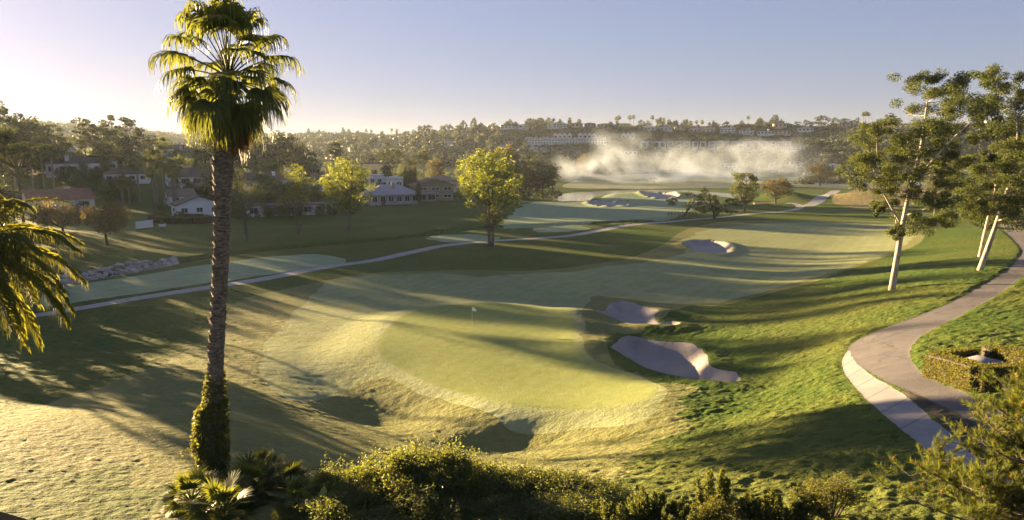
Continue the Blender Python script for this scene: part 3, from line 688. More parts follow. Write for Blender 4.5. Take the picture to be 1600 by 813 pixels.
for px in (822, 846, 868, 780): tree_base('waterside_bush', 'low dark bush under the grove by the pond', 'bush', TV['bushy'][0], px, 311, 297, 24, 'bushes under the grove')
guided_tree('leaning_tree', 'small tree leaning left with its bare trunk at the end of the rail fence', 'tree', None,
  [[(1063,343,.30),(1072,332,.26),(1080,322,.2),(1086,312,.12)]], [(1074,321,6),(1082,312,7),(1092,306,6),(1075,304,5),(1098,312,7),(1088,322,7),(1100,322,8)], 7, .45, 220, 'euc', 'dark', 2, 310, (1063,343))
guided_tree('spreading_tree', 'low wide dark tree with a thick short trunk beside the leaning one', 'tree', None,
  [[(1116,343,.45),(1116,334,.38),(1112,322,.25),(1108,308,.12)], [(1118,336,.22),(1128,328,.15),(1136,322,.08)]],
  [(1095,325,8),(1105,318,9),(1115,315,9),(1125,320,9),(1133,326,7),(1100,330,7),(1122,328,8),(1108,306,7),(1116,309,7),(1106,298,5),(1138,329,6),(1112,328,8)], 8, .45, 260, 'pine', 'dark', 4, 311, (1116,343))
tree_base('round_top_tree', 'dark olive tree with a straight trunk beside the cart path bend', 'tree', TV['oak'][0], 1163, 333, 265, 54)
tree_base('spreading_tree', 'russet multi-stemmed tree on the bright bank left of the sloping path', 'tree', TV['oak'][1], 1212, 319, 277, 52)
tree_base('meadow_tree', 'big round russet tree standing alone on the far meadow near the hill foot', 'tree', TV['oak'][1], 1281, 291, 253, 42)
tree_base('meadow_tree', 'tall tree standing in the mist at the left of the far meadow', 'tree', TV['oak'][1], 914, 278, 239, 28)
tree_base('flat_top_tree', 'tiny flat-topped tree alone in the middle of the far meadow', 'tree', TV['flat'][0], 1022, 288, 277, 18)
for px, pb, pt, wp in [(972,266,240,18), (992,267,242,18), (888,268,246,26), (1190,274,254,28), (1216,275,258,18), (1325,279,258,20), (1388,275,255,24), (1112,273,262,20), (1125,274,264,16)]:
    tree_base('misty_tree', 'dim round tree at the foot of the hill by the meadow edge', 'tree', TV['hill'][0], px, pb, pt, wp, 'trees along the meadow edge')
for px in (1140, 1152, 1164, 1050): tree_base('waterside_bush', 'rusty low bush on the pond shore', 'bush', TV['bushy'][1], px, 322, 309, 22, 'bushes on the pond shore')

# trees on the left hillside
NAMES = {'pine': ('ridge_pine', 'dark open-crowned pine on the left hilltop skyline', 'pines on the left hilltop'), 'dense': ('dense_evergreen', 'dense dark evergreen among the left hillside houses', 'evergreens on the left hillside')}
for i, (px, pt, D, wp, k) in enumerate([(12,160,250,62,'pine'),(-25,150,240,70,'pine'),(45,178,275,76,'dense'),(75,188,285,46,'pine'),(95,205,290,34,'pine'),(128,180,292,42,'pine'),(150,188,286,46,'pine'),(172,174,300,52,'pine'),
    (202,180,306,46,'pine'),(222,205,310,56,'pine'),(185,212,292,66,'dense'),(158,222,282,56,'dense'),(368,207,330,62,'pine'),(398,203,322,64,'pine'),(432,205,332,74,'dense'),(456,215,336,50,'dense'),
    (412,228,312,62,'dense'),(345,198,332,52,'dense'),(318,212,332,50,'dense'),(296,228,334,40,'dense'),(20,205,255,80,'dense'),(75,222,270,60,'dense'),(-40,190,240,90,'dense'),(115,232,285,40,'dense'),(225,228,300,50,'dense'),(380,235,318,60,'dense'),(475,240,330,40,'dense')]):
    n, l, gr = NAMES[k]; tree_px(n, l, 'tree', TV[k][i % len(TV[k])], px, pt, D, wp, gr)
tree_px('umbrella_pine', 'wide flat-topped dark pine behind the modern white house', 'tree', TV['umbrella'][0], 612, 231, 330, 54)
tree_px('umbrella_pine', 'rounded dark evergreen right behind the white parapet house', 'tree', TV['dense'][0], 598, 257, 292, 36)
tree_px('pale_tree', 'pale olive feathery tree left of the lone fan palm beyond the roofs', 'tree', TV['slim'][1], 642, 240, 330, 32)
tree_px('pale_tree', 'grey-brown rounded tree right of the lone fan palm beyond the roofs', 'tree', TV['oak'][1], 680, 246, 330, 34)
for px in (634, 641, 648): tree_px('cypress_tree', 'dark columnar cypress beside the pale hip-roofed house', 'tree', TV['cypress'][0], px, 262, 262, 11, 'cypresses by the pale house')
tree_px('cypress_tree', 'short dark conical tree at the corner of the olive two-storey house', 'tree', TV['cypress'][0], 654, 284, 238, 11)
tree_px('bare_tree', 'brownish half-bare tree rising behind the yellow-green path tree', 'tree', TV['oak'][1], 790, 222, 300, 44)
tree_px('bare_tree', 'reddish thin tree left behind the yellow-green path tree', 'tree', TV['airy'][0], 735, 235, 280, 40)

def scatter(n, region, hr, wr, name, label, cat, vs, group, seed, dmax=420, avoid=()):
    r = random.Random(seed); k = 0; tries = 0
    while k < n and tries < n*40:
        tries += 1
        px = r.uniform(region[0], region[2]); py = r.uniform(region[1], region[3])
        if any(a[0] < px < a[2] and a[1] < py < a[3] for a in avoid): continue
        p = at(px, py)
        if p[1] > dmax: continue
        h = r.uniform(*hr)
        put_tree(name, label, cat, vs[k % len(vs)], p[0], p[1], h, h*r.uniform(*wr), group); k += 1
AV = [(205,245,278,335), (45,296,122,335), (270,318,335,345), (200,345,262,362), (100,262,150,280), (560,290,720,345)]
scatter(120, (-40, 240, 345, 334), (3.5, 8.5), (.8, 1.3), 'garden_tree', 'rounded green garden tree among the left hillside houses', 'tree', TV['garden'], 'garden trees on the left hillside', 21, 420, AV)
scatter(90, (345, 250, 560, 330), (3.0, 8.5), (.8, 1.3), 'garden_tree', 'green garden tree among the houses behind the left lawn', 'tree', TV['garden'], 'garden trees behind the left lawn', 22, 420, AV)
scatter(30, (560, 255, 760, 290), (3.0, 7.0), (.8, 1.3), 'garden_tree', 'green garden tree behind the grey-roofed house', 'tree', TV['garden'], 'garden trees behind the grey roofs', 23, 420, AV)
scatter(36, (240, 328, 420, 345), (1.0, 2.2), (1.1, 1.8), 'garden_bush', 'low rounded bush along the edge of the left lawn', 'bush', TV['bushy'], 'bushes along the left lawn', 24, 300, [(262,300,345,341)])
scatter(16, (575, 313, 640, 322), (.9, 1.8), (1.1, 1.7), 'garden_bush', 'low rounded bush in front of the pale hip-roofed house', 'bush', TV['bushy'], 'bushes by the pale house', 25, 300)
scatter(14, (640, 306, 720, 316), (.9, 1.9), (1.1, 1.7), 'garden_bush', 'low bush on the bare bank before the olive house', 'bush', TV['bushy'], 'bushes on the bare bank', 26, 300)
scatter(26, (395, 326, 530, 340), (1.2, 3.2), (.9, 1.5), 'garden_bush', 'dark bush around the patio at the top of the left lawn', 'bush', TV['bushy'], 'bushes around the patio', 27, 300)

# trees added about the left edge so their long shadows cross the course
TV['high'] = [tree_mesh('high_tree%d' % i, 250+i, 24, 11, .80, 44, .045, .5, 110, .4, 'pine', 'dark', 'round', .6, .7) for i in range(2)]  # crowns raised on bare trunks so the shadow lands only on farther ground
for i, (x, y, H, W, k) in enumerate([(-59.5,70,16,13.5,'dense'),(-84,104,10.2,11,'dense'),(-78,95,9.6,11,'dense'),(-73,86,9.0,10,'dense'),(-112,146,12,14,'dense'),(-100,128,10.6,13,'dense'),(-92,115,10,12,'dense'),(-66,77,8.6,9,'dense'),
    (-150,192,25,9,'dark'),(-104.2,145.2,20.8,12,'high'),(-75,94,22.6,10,'high'),(-79,103,22.8,10,'high'),(-178,241,25,12,'dark'),(-142,188,30,10,'dark'),(-128,166,13,12,'dense'),(-216,287,32,14,'dark')]):
    put_tree('added_shade_tree', 'tree added at the left edge to cast its long shadow across the course', 'tree', TV[k][i % 2], x, y, H, W, 'trees added at the left edge for their shadows')

scatter(16, (398, 337, 528, 342), (2.5, 6.0), (.8, 1.2), 'garden_tree', 'leafy garden tree close in front of the patio house', 'tree', TV['garden'], 'trees before the patio house', 28, 300)
scatter(10, (285, 300, 345, 318), (3.0, 5.0), (.8, 1.2), 'garden_tree', 'garden tree above the gable-fronted house', 'tree', TV['garden'], 'trees above the gable-fronted house', 29, 300)
# hill trees beyond the valley
scatter(120, (430, 206, 800, 262), (7, 13), (.7, 1.2), 'hill_tree', 'hazy dark tree on the far central hillside', 'tree', TV['hill'], 'trees on the central hillside', 31, 1250)
scatter(52, (790, 190, 1330, 202), (4, 9), (.7, 1.2), 'hilltop_tree', 'dark tree among the hilltop houses beyond the valley', 'tree', TV['hill'], 'trees on the far hilltop', 32, 900)
scatter(60, (800, 236, 1330, 268), (5, 9), (.8, 1.3), 'hillfoot_tree', 'dark tree at the foot of the far hill behind the mist', 'tree', TV['hill'], 'trees at the foot of the far hill', 33, 600)
scatter(22, (440, 203, 780, 213), (8, 15), (.5, .9), 'skyline_tree', 'hazy tree on the central ridge line', 'tree', TV['hill'], 'trees on the central ridge line', 34, 2400)
for px, pt, wp, v in [(1260,186,12,1), (1285,181,26,0), (1268,190,14,0), (1320,184,22,1), (1335,188,20,0), (1380,186,16,0), (1135,190,14,0), (1118,193,20,0), (1247,189,14,1), (838,186,24,0), (826,190,16,0), (850,190,14,1), (670,193,14,1), (664,196,14,0), (703,195,16,0), (718,194,12,1), (1340,182,8,1), (1400,184,22,0)]:
    tree_px('skyline_tree', 'large dark tree breaking the far hilltop skyline', 'tree', (TV['hill'] if v == 0 else TV['hillpine'])[0], px, pt, 670 if px > 780 else 760, wp, 'skyline trees on the far hilltop')

# scrub on the slopes: nobody could count it
def scrub(name, label, n, ur, yr, seed, size, mat, nl=40, hmul=1.0, flt=None):
    rs = np.random.default_rng(seed); mb = MB()
    u = rs.uniform(ur[0], ur[1], n); y = rs.uniform(yr[0], yr[1], n); x = u*y
    if flt is not None: m = flt(x, y); x, y = x[m], y[m]
    z = gz(x, y); C = np.stack([x, y, z], 1); N = len(C)
    r = size*rs.uniform(.5, 1.3, N)
    d = rs.normal(size=(N, nl, 3)); d /= np.linalg.norm(d, axis=2)[:, :, None]; d[:, :, 2] = np.abs(d[:, :, 2])
    P = C[:, None, :] + d*(r[:, None]*rs.uniform(.6, 1, (N, nl)))[:, :, None]*np.array([1, 1, .8*hmul])
    mb.leaves(P.reshape(-1, 3), size*.42, .7, .4, None, rs)
    o = link(name, mb.mesh(name, mat)); return tag(o, label, 'scrub', None, 'stuff')
scrub('hill_scrub', 'dark green scrub covering the steep slope below the hilltop houses', 2600, (-.08, .50), (470, 690), 41, 2.7, LF['scrub'])
scrub('chaparral', 'olive chaparral bushes covering the right-hand hillside', 1700, (.42, .80), (385, 640), 42, 3.4, LF['scrub'])
scrub('distant_woodland', 'hazy woodland covering the far central hills', 2600, (-.36, -.02), (520, 1250), 43, 5.0, LF['scrub'], 30)
scrub('ridge_woodland', 'faint woodland covering the far left ridge', 2200, (-.85, -.30), (520, 1300), 44, 6.0, LF['scrub'], 26)
#===PART2===

# ------------------------------------------------------------------ palms
def strip(mb, pts, wid, side):
    """a leaf strip: centre line, half widths and a sideways direction per point"""
    P = np.asarray(pts); n = len(P); s_ = np.asarray(side)*np.asarray(wid)[:, None]
    V = np.empty((2*n, 3)); V[0::2] = P - s_; V[1::2] = P + s_
    i = np.arange(n-1)*2
    mb.add(V, np.stack([i, i+1, i+3, i+2], 1))
def fan_frond(seed, pitch, pet=1.15, Rb=1.05, nseg=38, droop=.95, spread=118, wid=.048, start=.42):
    rs = np.random.default_rng(seed); mb = MB(); down = np.array([0, 0, -1.])
    a = R(pitch); d = np.array([math.cos(a), 0, math.sin(a)]); P = [np.array([.12*math.cos(a), 0, .12*math.sin(a)])]
    for k in range(6):
        d = d + down*.055*max(.2, math.cos(a)); d /= np.linalg.norm(d); P.append(P[-1] + d*pet/6)
    mb.tube(P, np.linspace(.030, .014, 7), 5)
    hub = P[-1]; f = d + down*.28; f /= np.linalg.norm(f)
    side = np.array([0, 1., 0]); nrm = np.cross(f, side); roll = rs.uniform(-.35, .35)
    side, nrm = side*math.cos(roll)+nrm*math.sin(roll), nrm*math.cos(roll)-side*math.sin(roll)
    for k in range(nseg):
        ph = R(-spread + 2*spread*(k+.5)/nseg) + rs.normal()*.02
        L = Rb*(.72 + .28*math.cos(ph))*rs.uniform(.86, 1.08); n = 8
        d0 = f*math.cos(ph) + side*math.sin(ph) + (-nrm)*(-.16*abs(math.sin(ph))) + nrm*(.03*(-1)**k)
        d0 /= np.linalg.norm(d0); p = hub.copy(); pts = [p]; dirs = [d0]
        for j in range(1, n):
            t = j/(n-1); wgt = droop*np.clip((t-start)/(1-start), 0, 1)**.8 + .08*t*droop
            dd = d0*(1-wgt) + (down + rs.normal(size=3)*.10)*wgt; dd /= np.linalg.norm(dd); p = p + dd*L/(n-1); pts.append(p); dirs.append(dd)
        tt = np.linspace(0, 1, n)
        wd = wid*np.interp(tt, [0, .1, .4, .62, 1], [.15, .6, 1.0, .62, .10])*rs.uniform(.85, 1.1)
        sd = np.array([np.cross(nrm, q) for q in dirs]); sd /= np.linalg.norm(sd, axis=1)[:, None] + 1e-9
        strip(mb, pts, wd, sd)
    return mb
def feather_frond(seed, pitch, L=3.0, nl=58, ll=.62, wid=.020, curl=1.0):
    rs = np.random.default_rng(seed); mb = MB(); down = np.array([0, 0, -1.])
    a = R(pitch); d = np.array([math.cos(a), 0, math.sin(a)]); P = [np.zeros(3)]; D = [d]; n = 22
    for k in range(n):
        d = d + down*.075*curl*(0.35 + 1.2*k/n); d /= np.linalg.norm(d); P.append(P[-1] + d*L/n); D.append(d)
    P = np.array(P); D = np.array(D); mb.tube(P, np.linspace(.034, .006, n+1), 5)
    tt = np.linspace(.16, .995, nl)
    for t in tt:
        k = t*n; i = min(int(k), n-1); p = P[i] + (P[i+1]-P[i])*(k-i); dd = D[i]
        for sgn in (-1, 1):
            sd = np.array([0, sgn, 0.]); upv = np.cross(dd, np.array([0, 1., 0]))
            if upv[2] < 0: upv = -upv
            d0 = dd*.55 + sd*.85 + upv*rs.uniform(-.25, .5); d0 /= np.linalg.norm(d0)
            l = ll*(.55 + .6*math.sin(math.pi*min(1, t*.95+.12)))*rs.uniform(.85, 1.1); q = p.copy(); pts = [q]; ds = [d0]
            for j in range(1, 5):
                w_ = .9*(j/4)**1.1; e = d0*(1-w_) + (down + rs.normal(size=3)*.08)*w_; e /= np.linalg.norm(e); q = q + e*l/4; pts.append(q); ds.append(e)
            s2 = np.array([np.cross(e, dd + np.array([.01, .02, .3])) for e in ds]); s2 /= np.linalg.norm(s2, axis=1)[:, None]+1e-9
            strip(mb, pts, wid*np.array([.5, 1, .9, .6, .15]), s2)
    return mb

def big_palm():
    D = 22.0; b = at_depth(331, 766, D); b[2] = gz(b[0], b[1])
    o = thing('fan_palm', 'towering fan palm with ivy around the foot of its trunk in the left foreground', 'palm', b)
    pth = smooth_poly([at_depth(q[0], q[1], D)-b for q in [(331,790),(333,700),(336,610),(341,500),(346,400),(349,300),(352,220),(355,150),(357,110)]], 12, False)
    n = len(pth); hz = pth[:, 2]; rs = np.random.default_rng(3)
    rad = np.interp(hz, [-.5, 0, 1.5, 4, 8, 10, 11, 11.6, 12.6, 13.2], [.40, .38, .28, .22, .21, .22, .28, .31, .29, .2])
    mb = MB(); mb.tube(pth, rad*.93, 16)
    # old leaf bases wrapped round the trunk
    ht = 1.2; k = 0
    top = pth[-1][2]
    while ht < top - .35:
        c = np.array([np.interp(ht, hz, pth[:, 0]), np.interp(ht, hz, pth[:, 1]), ht]); r = np.interp(ht, hz, rad)
        for q in range(7):
            a = k*2.4 + q*6.283/7 + rs.normal()*.09; out = np.array([math.cos(a), math.sin(a), 0]); sd = np.array([-math.sin(a), math.cos(a), 0])
            rough = 1.0 + .9*sstep(8.2, 10.5, ht)*sstep(12.6, 11.0, ht) + (.8 if rs.random() < .05 else 0)
            h_ = rs.uniform(.15, .24)*rough; w_ = rs.uniform(.10, .15)
            p0 = c + out*r*.90; tip = c + out*(r*1.02 + .035*rough*rs.uniform(.6, 1.5)) + np.array([0, 0, h_])
            V = [p0 - sd*w_, p0 + sd*w_, tip + sd*w_*.45, tip - sd*w_*.45, p0 - sd*w_*.8 + np.array([0,0,h_*.9]), p0 + sd*w_*.8 + np.array([0,0,h_*.9])]
            mb.add(V, [(0,1,2,3), (3,2,5,4), (0,3,4,0), (1,5,2,1)])
        ht += .105; k += 1
    link('trunk', mb.mesh('palm_trunk', BK['palm'], False), o)
    iv = MB(); N = 9000; hh = rs.beta(1.05, 1.5, N)*4.1; a = rs.uniform(0, 6.283, N)
    rr = np.interp(hh, [0, 1.2, 2.4, 3.2, 4.1], [.46, .43, .39, .32, .26])*rs.uniform(.85, 1.25, N)
    side = np.where((rs.random(N) < .4) & (hh > 1.3) & (hh < 2.8), rs.uniform(0, .22, N), 0)
    a = np.where(side > 0, math.pi + rs.normal(size=N)*.4, a)
    keep = (hh < 3.0) | (rs.random(N) < .45)
    C = np.stack([np.interp(hh, hz, pth[:, 0]) + (rr+side)*np.cos(a), np.interp(hh, hz, pth[:, 1]) + (rr+side)*np.sin(a), hh], 1)[keep]
    iv.leaves(C, .105, .85, .2, None, rs)
    for q in range(9):
        aa = math.pi + rs.normal()*.5; h0 = rs.uniform(1.2, 3); c0 = np.array([np.interp(h0, hz, pth[:, 0]), np.interp(h0, hz, pth[:, 1]), h0]); d = np.array([math.cos(aa), math.sin(aa), 0])
        ln = rs.uniform(.25, .75); E = np.array([c0 + d*(.4+ln*t) + np.array([0, 0, .15*t-.5*t*t]) for t in np.linspace(0, 1, 8)]); iv.tube(E, .006, 3); iv.leaves(E + rs.normal(size=E.shape)*.03, .09, .8, .2, None, rs)
    link('ivy', iv.mesh('palm_ivy', LF['ivy']), o)['label'] = 'green ivy climbing the lower trunk'
    crown = pth[-1] + np.array([0, 0, -.05])
    k = 0
    spec = [(84, 4), (64, 6), (46, 6), (29, 7), (13, 7), (-3, 7), (-19, 6), (-36, 6), (-52, 4), (-64, 2)]
    for pi_, (pit, cnt) in enumerate(spec):
        var = [fan_frond(400+pi_*7+q, pit + q*5, nseg=38, wid=.040, start=.36, pet=(1.5 if pit > 20 else 1.25 if pit > -30 else .95), Rb=1.22).mesh('fan_frond', LF['palm']) for q in range(2)]
        for q in range(cnt):
            k += 1; az = q*6.283/cnt + pi_*.8 + rnd.uniform(-.28, .28)
            f = link('frond', var[q % 2], o, crown + np.array([0, 0, -.06*pi_])); f.rotation_euler = (0, 0, az); sc = rnd.uniform(.88, 1.08); f.scale = (sc, sc, sc)
    dv = [fan_frond(480+q, -74-q*4, nseg=34, pet=.75, Rb=1.0).mesh('dry_frond', LF['dead']) for q in range(3)]
    for q in range(5):
        f = link('dry_frond', dv[q % 3], o, crown + np.array([0, 0, -.8-.10*(q % 4)])); f.rotation_euler = (0, 0, q*2.4); f['label'] = 'brown hanging dead frond' if q % 3 else 'old drooping frond'
big_palm()

# low fan palms round the foot of the tall palm
FAN_LOW = [[fan_frond(520+10*v+q, p, pet=.55, Rb=.62, nseg=30, droop=.22, spread=105, wid=.036, start=.5).mesh('low_fan', LF['palm']) for q, p in enumerate((72, 50, 28, 8))] for v in range(2)]
def low_fan(px, py, D, sc, label, v=0):
    p = at_depth(px, py, D); zb = gz(p[0], p[1]); b = np.array([p[0], p[1], zb])
    o = thing('dwarf_fan_palm', label, 'palm', b, rnd.uniform(0, 6))
    h = max(.15, p[2]-zb); mb = MB(); mb.tube([(0,0,-.2), (.02,0,h*.5), (0,0,h)], [.13, .11, .09], 8); link('stem', mb.mesh('low_palm_stem', BK['palm']), o)
    for i, (ring, cnt) in enumerate(((0, 3), (1, 5), (2, 7), (3, 7))):
        for q in range(cnt):
            f = link('frond', FAN_LOW[v][ring], o, (0, 0, h)); f.rotation_euler = (0, 0, q*6.283/cnt + i*.5 + rnd.uniform(-.25, .25)); s2 = sc*rnd.uniform(.85, 1.1); f.scale = (s2, s2, s2)
low_fan(398, 772, 20.5, 1.15, 'largest low fan palm right in front of the ivy-covered trunk')
low_fan(415, 742, 22.0, .8, 'upright backlit low fan palm just right of the ivy-covered trunk')
low_fan(300, 800, 20.0, .95, 'low fan palm left of the ivy-covered trunk at the bottom of the picture', 1)
low_fan(452, 775, 21.0, .9, 'dark low fan palm next to the leafy shrubs', 1)
low_fan(350, 815, 19.0, 1.0, 'nearest low fan palm at the bottom edge below the ivy')
low_fan(470, 812, 19.0, .8, 'small low fan palm beside the broad-leaved plant', 1)

# feather palm at the left edge
def feather_palm():
    D = 17.0; c = at_depth(-62, 395, D); zb = gz(c[0], c[1]); o = thing('feather_palm', 'drooping feather palm reaching in from the left edge', 'palm', (c[0], c[1], zb))
    h = c[2]-zb; mb = MB(); mb.tube([(-1.6,0,-.3), (-1.2,0,h*.3), (-.4,.03,h*.7), (0,0,h)], [.2, .15, .14, .12], 10); link('trunk', mb.mesh('feather_palm_trunk', BK['palm']), o)
    vs = {p: [feather_frond(600+p+q*3, p, 3.0, 66, .66).mesh('feather_frond', LF['feather']) for q in range(2)] for p in (78, 55, 35, 15, -10, -40)}
    for p, azs in {78: (0, 120, 240), 55: (-25, 35, 100, 170, 230, 290), 35: (-45, -20, 5, 30, 75, 130, 190, 250, 310), 15: (-70, -35, -8, 18, 60, 110, 160, 210, 260), -10: (-30, 8, 45, 90, 150, 200, 270), -40: (-50, 0, 28, 120, 220)}.items():
        for i, az in enumerate(azs):
            f = link('frond', vs[p][i % 2], o, (0, 0, h)); f.rotation_euler = (0, 0, R(az + rnd.uniform(-8, 8))); s = rnd.uniform(.92, 1.06); f.scale = (s, s, s)
feather_palm()

# palms among the houses: trunk and a crown of fronds in one mesh each, small in the picture
def far_palm_mesh(key, seed, n=26, pet=1.0, Rb=1.2, nseg=12, wid=.10, droop=.6, mat='palm'):
    rs = np.random.default_rng(seed); mb = MB()
    for k in range(n):
        pit = np.interp(k, [0, n], [80, -45]); f = fan_frond(seed+k, pit, pet, Rb, nseg, droop, 110, wid, .4); a = k*2.4 + rs.normal()*.2
        V = np.concatenate(f.V) @ np.array([[math.cos(a), math.sin(a), 0], [-math.sin(a), math.cos(a), 0], [0, 0, 1]])
        mb.add(V, np.concatenate(f.Q))
    return mb.mesh(key, LF[mat])
PC = [far_palm_mesh('small_palm_crown%d' % i, 700+50*i) for i in range(2)]
mb = MB(); mb.tube([(0,0,-.03), (.004,0,.3), (0,.004,.7), (0,0,1)], [1.25, .95, .9, .85], 7); PT = mb.mesh('small_palm_trunk', BK['palm'])
def small_palm(name, label, px, phead, D, wpx, group=None, tr=.2, i=0):
    p = at_depth(px, phead, D); zb = gz(p[0], p[1]); h = max(2, p[2]-zb)
    o = thing(name, label, 'palm', (p[0], p[1], zb), rnd.uniform(0, 6), group)
    t = link('trunk', PT, o); t.scale = (tr, tr, h)
    s = wpx*D/F/4.0; c = link('crown', PC[i % 2], o, (0, 0, h)); c.scale = (s, s, s)
for i, (px, ph, D, wp) in enumerate([(3,240,195,30),(20,252,200,28),(47,247,215,28),(63,237,222,30),(79,238,220,30),(213,255,225,32),(240,246,228,34),(253,256,222,30),(268,262,220,32),(272,270,214,26),(190,288,205,24),(200,286,222,20),(236,270,230,24)]):
    small_palm('slender_palm', 'slender fan palm in the palm group before the left hillside houses', px, ph, D, wp, 'palms before the left hillside houses', .32, i)
small_palm('slender_palm', 'fan palm rising behind the stepped white townhouses', 255, 226, 330, 30)
small_palm('slender_palm', 'golden fan palm standing alone beyond the roofs of the grey house', 661, 244, 320, 22, None, .3)
small_palm('slender_palm', 'feathery palm behind the crown of the bright lime tree', 524, 234, 300, 30, None, .25)
small_palm('slender_palm', 'dark small palm left of the bright lime tree behind the roofs', 487, 247, 300, 22, None, .25)
for i, (px, ph) in enumerate([(963,186),(967,184),(984,184),(990,183),(1019,184),(1026,189),(1037,187),(1045,191),(1069,190),(1079,193),(1088,191),(1097,191),(1169,184),(1187,188),(858,188),(875,189),(890,188),(905,190),(1349,179),(1353,178),(1357,179),(743,196),(1012,192),(1056,192),(1205,190)]):
    small_palm('skyline_palm', 'tall thin palm silhouetted on the hilltop skyline', px, ph, 690 if px < 1300 else 620, rnd.choice((7, 8, 9)), 'palms on the hilltop skyline', .32, i)
for px, ph in [(612,203),(620,204),(572,204),(580,205),(545,204),(697,196)]:
    small_palm('skyline_palm', 'tiny hazy palm on the central ridge line', px, ph, 1050, 6, 'palms on the central ridge line', .4, 1)

# ------------------------------------------------------------------ houses
HM = {'white': plain('white_stucco', (.66,.64,.63), .9, .06, .5), 'cream': plain('cream_stucco', (.55,.47,.37), .9, .08, .5), 'tan': plain('olive_tan_stucco', (.22,.18,.12), .9, .1, .5),
 'grey': plain('grey_stucco', (.36,.34,.34), .9, .08, .5), 'pink': plain('warm_stucco', (.58,.45,.36), .9, .08, .5), 'stone': plain('chimney_stone', (.28,.25,.23), .95, .3, 6)}
def roof_mat(name, a, b, sc=1.0):
    g = NG(name); n = g.noise(.9, 4, .6); wv = g.n('ShaderNodeTexWave', {'Vector': g.mapped((sc, sc, sc)), 'Scale': 1.1, 'Distortion': .6, 'Detail': 2}, wave_type='BANDS', bands_direction='X').outputs['Fac']
    wy = g.n('ShaderNodeTexWave', {'Vector': g.mapped((sc, sc, sc)), 'Scale': .9, 'Distortion': .5}, wave_type='BANDS', bands_direction='Y').outputs['Fac']
    f = g.math('ADD', g.math('MULTIPLY', n, .6), g.math('MULTIPLY', g.math('MULTIPLY', wv, wy), .4))
    g.surf(g.n('ShaderNodeBsdfPrincipled', {'Base Color': g.mixc(g.ramp(f, .2, .7), a, b), 'Roughness': .85, 'Normal': g.bump(g.math('MULTIPLY', wv, wy), .06)}).outputs[0]); return g.m
RM = {'red': roof_mat('red_tile', (.17,.075,.05), (.30,.15,.10)), 'brown': roof_mat('brown_tile', (.075,.05,.038), (.15,.105,.08)), 'grey': roof_mat('pale_grey_shingle', (.24,.235,.26), (.36,.35,.38)), 'dark': roof_mat('dark_shingle', (.045,.04,.04), (.09,.08,.078)), 'white': HM['white'], 'tan': roof_mat('tan_tile', (.17,.12,.09), (.27,.20,.15))}
g = NG('window_glass'); g.surf(g.n('ShaderNodeBsdfPrincipled', {'Base Color': (.025,.03,.036,1), 'Roughness': .08}).outputs[0]); GLASS = g.m
FRAME = plain('window_frame_paint', (.7,.69,.67), .5, .03)
DOORM = plain('door_paint', (.10,.07,.05), .6, .1)
def face_rz(x, y): return -math.atan2(x, y)
